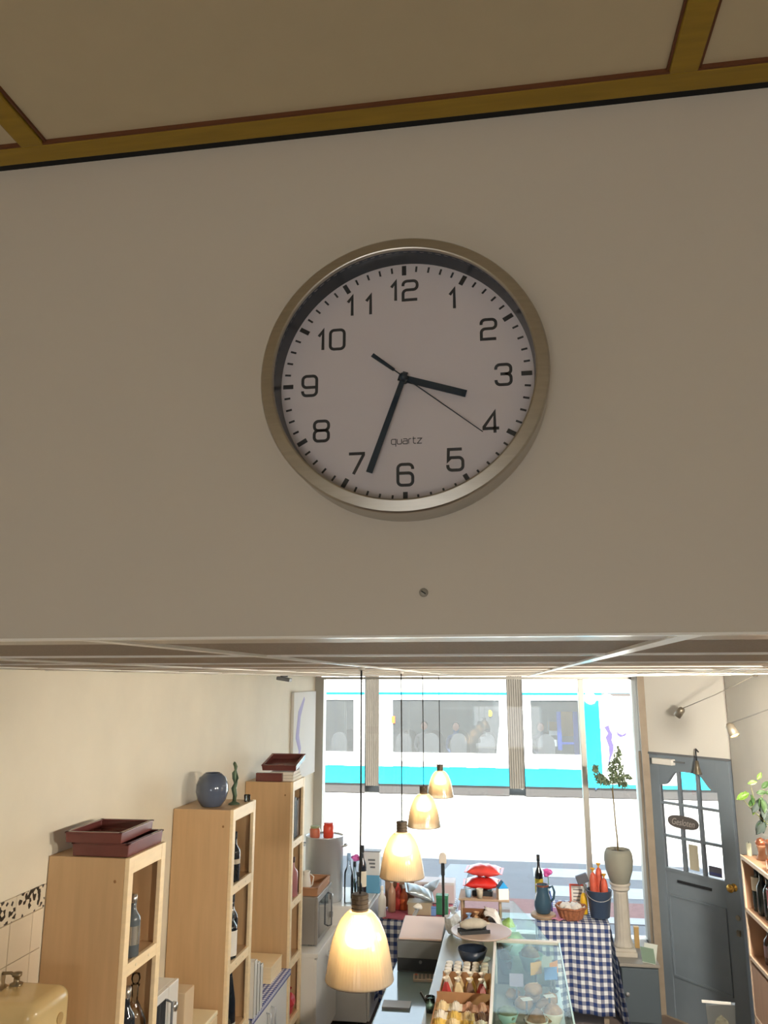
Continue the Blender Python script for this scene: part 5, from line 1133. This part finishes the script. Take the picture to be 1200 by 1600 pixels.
rb('lower_front', RX0 + .002, RX0 + .012, RY0 + .018, RY1 - .018, .05, 1.0, M_rsh)
zt_ = 1.640
t = thing('copper_planter', 'brown copper planter on top of the right wall shelf', 'pot', (1.60, 5.34, zt_))
M_cop = mat('copper', (176, 112, 84), .3, .7, noise=(8, .15))
MB().lathe([(0, 0), (.085, 0), (.092, .008), (.105, .15), (.112, .155), (.104, .16), (.09, .02), (0, .012)], 32).build('pot_body', M_cop, t, smooth=True)
MB().lathe([(0, .13), (.1, .13), (0, .135)], 20).build('soil', mat('soil', (0, 0, 0)), t)
pt = thing('leafy_plant', 'green leafy plant growing in the copper planter', 'plant', (1.60, 5.34, zt_ + .134))
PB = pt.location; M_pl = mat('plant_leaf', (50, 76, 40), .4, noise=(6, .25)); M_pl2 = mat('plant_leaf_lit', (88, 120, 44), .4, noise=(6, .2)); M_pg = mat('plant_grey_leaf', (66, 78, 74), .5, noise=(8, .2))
rnd = random.Random(11)
def big_leaf(p_, d_, L_, m):
    d_ = Vector(d_).normalized(); sd = d_.cross(Vector((.3, -.8, .5))).normalized(); up = sd.cross(d_)
    mb = MB()
    def f(u, v):
        wv = math.sin(PI * min(1, u * .97 + .02)) ** .8 * L_ * .27 * (v - .5) * 2
        return p_ + d_ * (u * L_) + sd * wv + up * (-.35 * L_ * u * u + abs(v - .5) * .25 * L_)
    mb.grid(f, 6, 4).build('leaf', m, pt, smooth=True, norm=False)
px_ = lambda x, y, Y=5.34: aY(x, y, Y) - PB
stems = [((1188, 1300), (1180, 1255), (1172, 1225)), ((1190, 1300), (1172, 1262), (1158, 1245)), ((1192, 1300), (1185, 1265), (1195, 1230)), ((1195, 1300), (1205, 1250), (1215, 1220))]
for s_ in stems:
    P_ = [Vector((.0, 0, 0))] + [px_(*q_) for q_ in s_[1:]]
    MB().tube([tuple(P_[0]), tuple((P_[0] + P_[1]) / 2 + Vector((.01, 0, .01))), tuple(P_[1]), tuple(P_[2])], [.004, .0035, .003, .002], 6).build('stem', mat('stem_brown', (92, 96, 60), .7), pt, smooth=True)
for x, y, dx, dz, L_, m in [(1183, 1218, .4, .6, .05, M_pl2), (1183, 1222, -1, -.1, .055, M_pl2), (1164, 1235, -.1, -1, .05, M_pl2), (1170, 1240, -1, -.4, .08, M_pl2), (1172, 1242, .3, -.7, .06, M_pl), (1178, 1247, -.6, -1, .06, M_pl), (1182, 1240, 1, .3, .06, M_pl), (1190, 1232, .8, .8, .06, M_pl), (1176, 1255, .1, -1, .07, M_pl2), (1186, 1250, .8, -.4, .07, M_pg), (1195, 1240, 1, .2, .06, M_pl)]:
    big_leaf(px_(x, y), (dx, rnd.uniform(-.4, .2), dz), L_, m)
for k in range(22):
    big_leaf(px_(rnd.uniform(1184, 1204), rnd.uniform(1245, 1285), 5.34 + rnd.uniform(-.05, .05)), (rnd.uniform(-.6, .5), rnd.uniform(-.5, .3), -1), rnd.uniform(.06, .09), M_pg if k % 3 else M_pl)
t = thing('pepper_mill', 'small copper and brown coffee mill beside the planter', 'mill', (1.545, 5.62, zt_))
MB().lathe([(0, 0), (.036, 0), (.034, .01), (.022, .04), (.024, .07), (.03, .08), (.03, .09), (0, .09)], 20).build('body', mat('mill_wood', (150, 110, 84), .4), t, smooth=True)
MB().lathe([(0, .09), (.032, .092), (.034, .11), (.022, .125), (.01, .13), (0, .135)], 20).build('cap', M_cop, t, smooth=True)
t = thing('candle_stub', 'pale green candle stub at the far end of the right shelf', 'candle', (1.50, 5.735, zt_))
MB().lathe([(0, 0), (.016, 0), (.016, .075), (.013, .078), (0, .074)], 16).build('wax', mat('wax_green', (206, 212, 190), .5), t, smooth=True)
MB().tube([(0, 0, .074), (.001, 0, .086)], .0015, 6).build('wick', M_dark, t)
t = thing('copper_mug', 'shiny copper mug in front of the planter', 'mug', (1.50, 5.24, zt_))
MB().lathe([(0, 0), (.035, 0), (.038, .005), (.04, .075), (.036, .075), (.034, .008), (0, .008)], 24).build('mug_wall', mat('bright_copper', (226, 150, 110), .15, .9), t, smooth=True)
MB().tube([(.038, 0, .06), (.065, 0, .055), (.06, 0, .025), (.038, 0, .018)], .005, 8).build('handle', mat('bright_copper', (0, 0, 0)), t, smooth=True)
z2 = RZ[3] + .018; z3 = RZ[2] + .018
for k, (x, y, lb) in enumerate([(1.52, 5.70, 'dark bottle at the far end of the right upper shelf'), (1.52, 5.60, 'second dark bottle from the far end, right upper shelf'), (1.60, 5.66, 'dark bottle at the back of the right upper shelf'), (1.53, 5.50, 'dark bottle beside the red tins, right upper shelf')]):
    bottle('oil_bottle', lb, (x, y, z2), .27, .034, mat('oil_glass', (40, 48, 50), .15, coat=.3), M_lab if k % 2 == 0 else None, M_dark, 'dark bottles on the right shelf', tag_h=(.45, .75))
for k, (y, zz, lb) in enumerate([(5.37, 0, 'lower far red tin on the right upper shelf'), (5.37, .105, 'upper far red tin stacked on the right upper shelf'), (5.28, 0, 'lower near red tin on the right upper shelf'), (5.28, .105, 'upper near red tin stacked on the right upper shelf')]):
    t = thing('food_tin', lb, 'tin', (1.52, y, z2 + zz), 0, 'red tins')
    MB().lathe([(0, 0), (.038, 0), (.038, .104), (0, .104)], 24).build('tin_wall', mat('tin_red', (186, 56, 66), .4), t)
    MB().lathe([(.0385, .0), (.0395, .002), (.0385, .006)], 24, close=False).build('bottom_rim', M_silver, t); MB().lathe([(.0385, .098), (.0395, .102), (.0385, .105)], 24, close=False).build('top_rim', M_silver, t)
for k, (x, y, lb) in enumerate([(1.535, 5.60, 'brown flask at the far end of the right middle shelf'), (1.53, 5.50, 'second brown flask on the right middle shelf'), (1.60, 5.55, 'brown flask behind the others on the right middle shelf'), (1.54, 5.40, 'brown flask nearest the lemon on the right middle shelf')]):
    bottle('brown_flask', lb, (x, y, z3), .22, .036, M_brgl, mat('label_mauve', (150, 120, 124), .6), M_silver if k == 0 else M_dark, 'brown flasks on the right shelf')
t = thing('lemon', 'yellow lemon on the right middle shelf', 'lemon', (1.50, 5.30, z3 + .03))
MB().tube([(-.042, 0, 0), (-.034, 0, 0), (-.02, 0, 0), (0, 0, 0), (.02, 0, 0), (.034, 0, 0), (.042, 0, 0)], [.004, .012, .025, .03, .025, .012, .004], 16).build('fruit', mat('lemon_skin', (216, 204, 60), .5), t, smooth=True)
MB().tube([(-.042, 0, 0), (-.047, 0, 0)], .003, 6).build('stalk', M_brgl, t)
# blue apron hanging beside the door
t = thing('blue_apron', 'blue cloth apron hanging on the right wall by the door', 'apron', (WR - .001, 6.28, 1.28))
MB().grid(lambda u, v: (-.02 - .022 * v - .012 * math.sin(u * 12) * v, (u - .5) * (.12 + .30 * v), -v * .42), 16, 12).build('cloth', mat('apron_blue', (52, 92, 168), .8), t, smooth=True, solid=.004)
MB().lathe([(0, 0), (.012, 0), (.006, .01), (.006, .03), (.011, .034), (0, .036)], 12, M=Matrix.Rotation(-PI / 2, 4, 'Y')).build('hook', M_steel2, t, smooth=True)
# clear gift bags standing on a small stool at the lower right
t = thing('side_stool', 'small wooden stool at the lower right carrying clear bags', 'stool', (1.12, 5.02, 0))
MB().box(-.17, .19, -.15, .15, .66, .69).build('seat', M_rsh, t, bevel=.004)
for sx in (-.14, .16):
    for sy in (-.12, .12): MB().box(sx - .015, sx + .015, sy - .015, sy + .015, 0, .66).build('leg', M_rsh, t)
for k, (px0, w_, hh, lb) in enumerate([(1128, .15, .335, 'larger clear bag of dried goods at the lower right'), (1172, .10, .235, 'smaller clear bag of dried goods beside the larger one')]):
    p = aY(px0, 1600, 5.0)
    tt = thing('clear_bag', lb, 'bag', (p.x, 5.0 - .03 * k, .69), -.25)
    MB().prism([(-w_ * .38, 0), (w_ * .38, 0), (w_ * .5, hh), (-w_ * .5, hh * .93)], -.02, .02).build('bag_wall', glass('bag_film', (.85, .86, .83), 1.2, .12, haze=.12), tt)
    MB().blob((0, 0, hh * .40), (w_ * .38, .017, hh * .39), k + 90, .05).build('contents', mat('dried_goods', (176, 168, 140), .8, noise=(60, .4)), tt)
    MB().box(-w_ * .5, w_ * .5, -.004, .004, hh * .965, hh).build('seal', M_white, tt, rot=(0, -.06, 0))
# spotlights on stretched wires
M_spot = mat('spot_metal', (150, 142, 128), .35, .6)
def spot(label, hd, anchor, aim, lit, watt=0, cone=115):
    t = thing('spotlight', label, 'spotlight', hd)
    a = Vector(anchor) - Vector(hd); Q = Vector(aim).normalized().to_track_quat('Z', 'Y').to_matrix().to_4x4()
    MB().lathe([(0, -.045), (.018, -.045), (.028, -.03), (.032, .04), (.028, .04), (.024, -.02), (0, -.03)], 22, M=Q).build('housing', M_spot, t, smooth=True)
    MB().lathe([(0, .030), (.026, .030), (.026, .034), (0, .036)], 20, M=Q).build('lens', mat('spot_lens_lit', (255, 226, 150), emit=((255, 220, 130), 6)) if lit else mat('spot_lens', (200, 196, 186), .2), t)
    e = Q @ Vector((0, 0, -.045))
    MB().tube([tuple(e), tuple((e + a) / 2 + Vector((0, 0, -.01))), tuple(a)], .0035, 6).build('arm_wire', mat('wire_grey', (176, 170, 160), .4, .3), t, smooth=True)
    MB().lathe([(0, 0), (.02, 0), (.016, -.012), (0, -.014)], 14, c=tuple(a)).build('anchor', M_spot, t, smooth=True)
    if watt:
        sd = bpy.data.lights.new('spot_beam', 'SPOT'); so_ = bpy.data.objects.new('spot_beam', sd); COL.objects.link(so_); so_.parent = t
        sd.energy = watt; sd.color = (1, .90, .76); sd.spot_size = math.radians(cone); sd.spot_blend = .8; sd.shadow_soft_size = .1
        so_.location = Vector(aim).normalized() * .06; so_.rotation_euler = Vector(aim).normalized().to_track_quat('-Z', 'Y').to_euler()
h1 = aX(1062, 1113, 1.40); a1 = aX(1184, 1060, 1.735)
spot('far spotlight on a thin arm above the shop door', h1, (1.72, a1.y, ZC - .001), (-.55, .3, -.75), False)
h2 = aX(1144, 1141, 1.40)
spot('near lit spotlight on a thin arm by the right wall', h2, (1.72, 4.3, ZC - .001), (.25, -.45, -.85), True, 20)

spot('added fill spotlight on a thin arm nearest the bulkhead, aimed at the shelving', (1.40, 1.55, 2.48), (1.72, 1.2, ZC - .001), (-.45, .85, -.42), True, 120)  # three spots added out of view to fill the shop with light
spot('spotlight on a thin arm over the counter\'s near end', (1.40, 2.9, 2.48), (1.72, 2.5, ZC - .001), (-.9, .35, -.5), True, 100)
spot('added fill spotlight on a thin arm aimed along the right wall at the door', (1.40, 3.95, 2.48), (1.72, 3.6, ZC - .001), (-.12, .95, -.3), True, 280, 90)
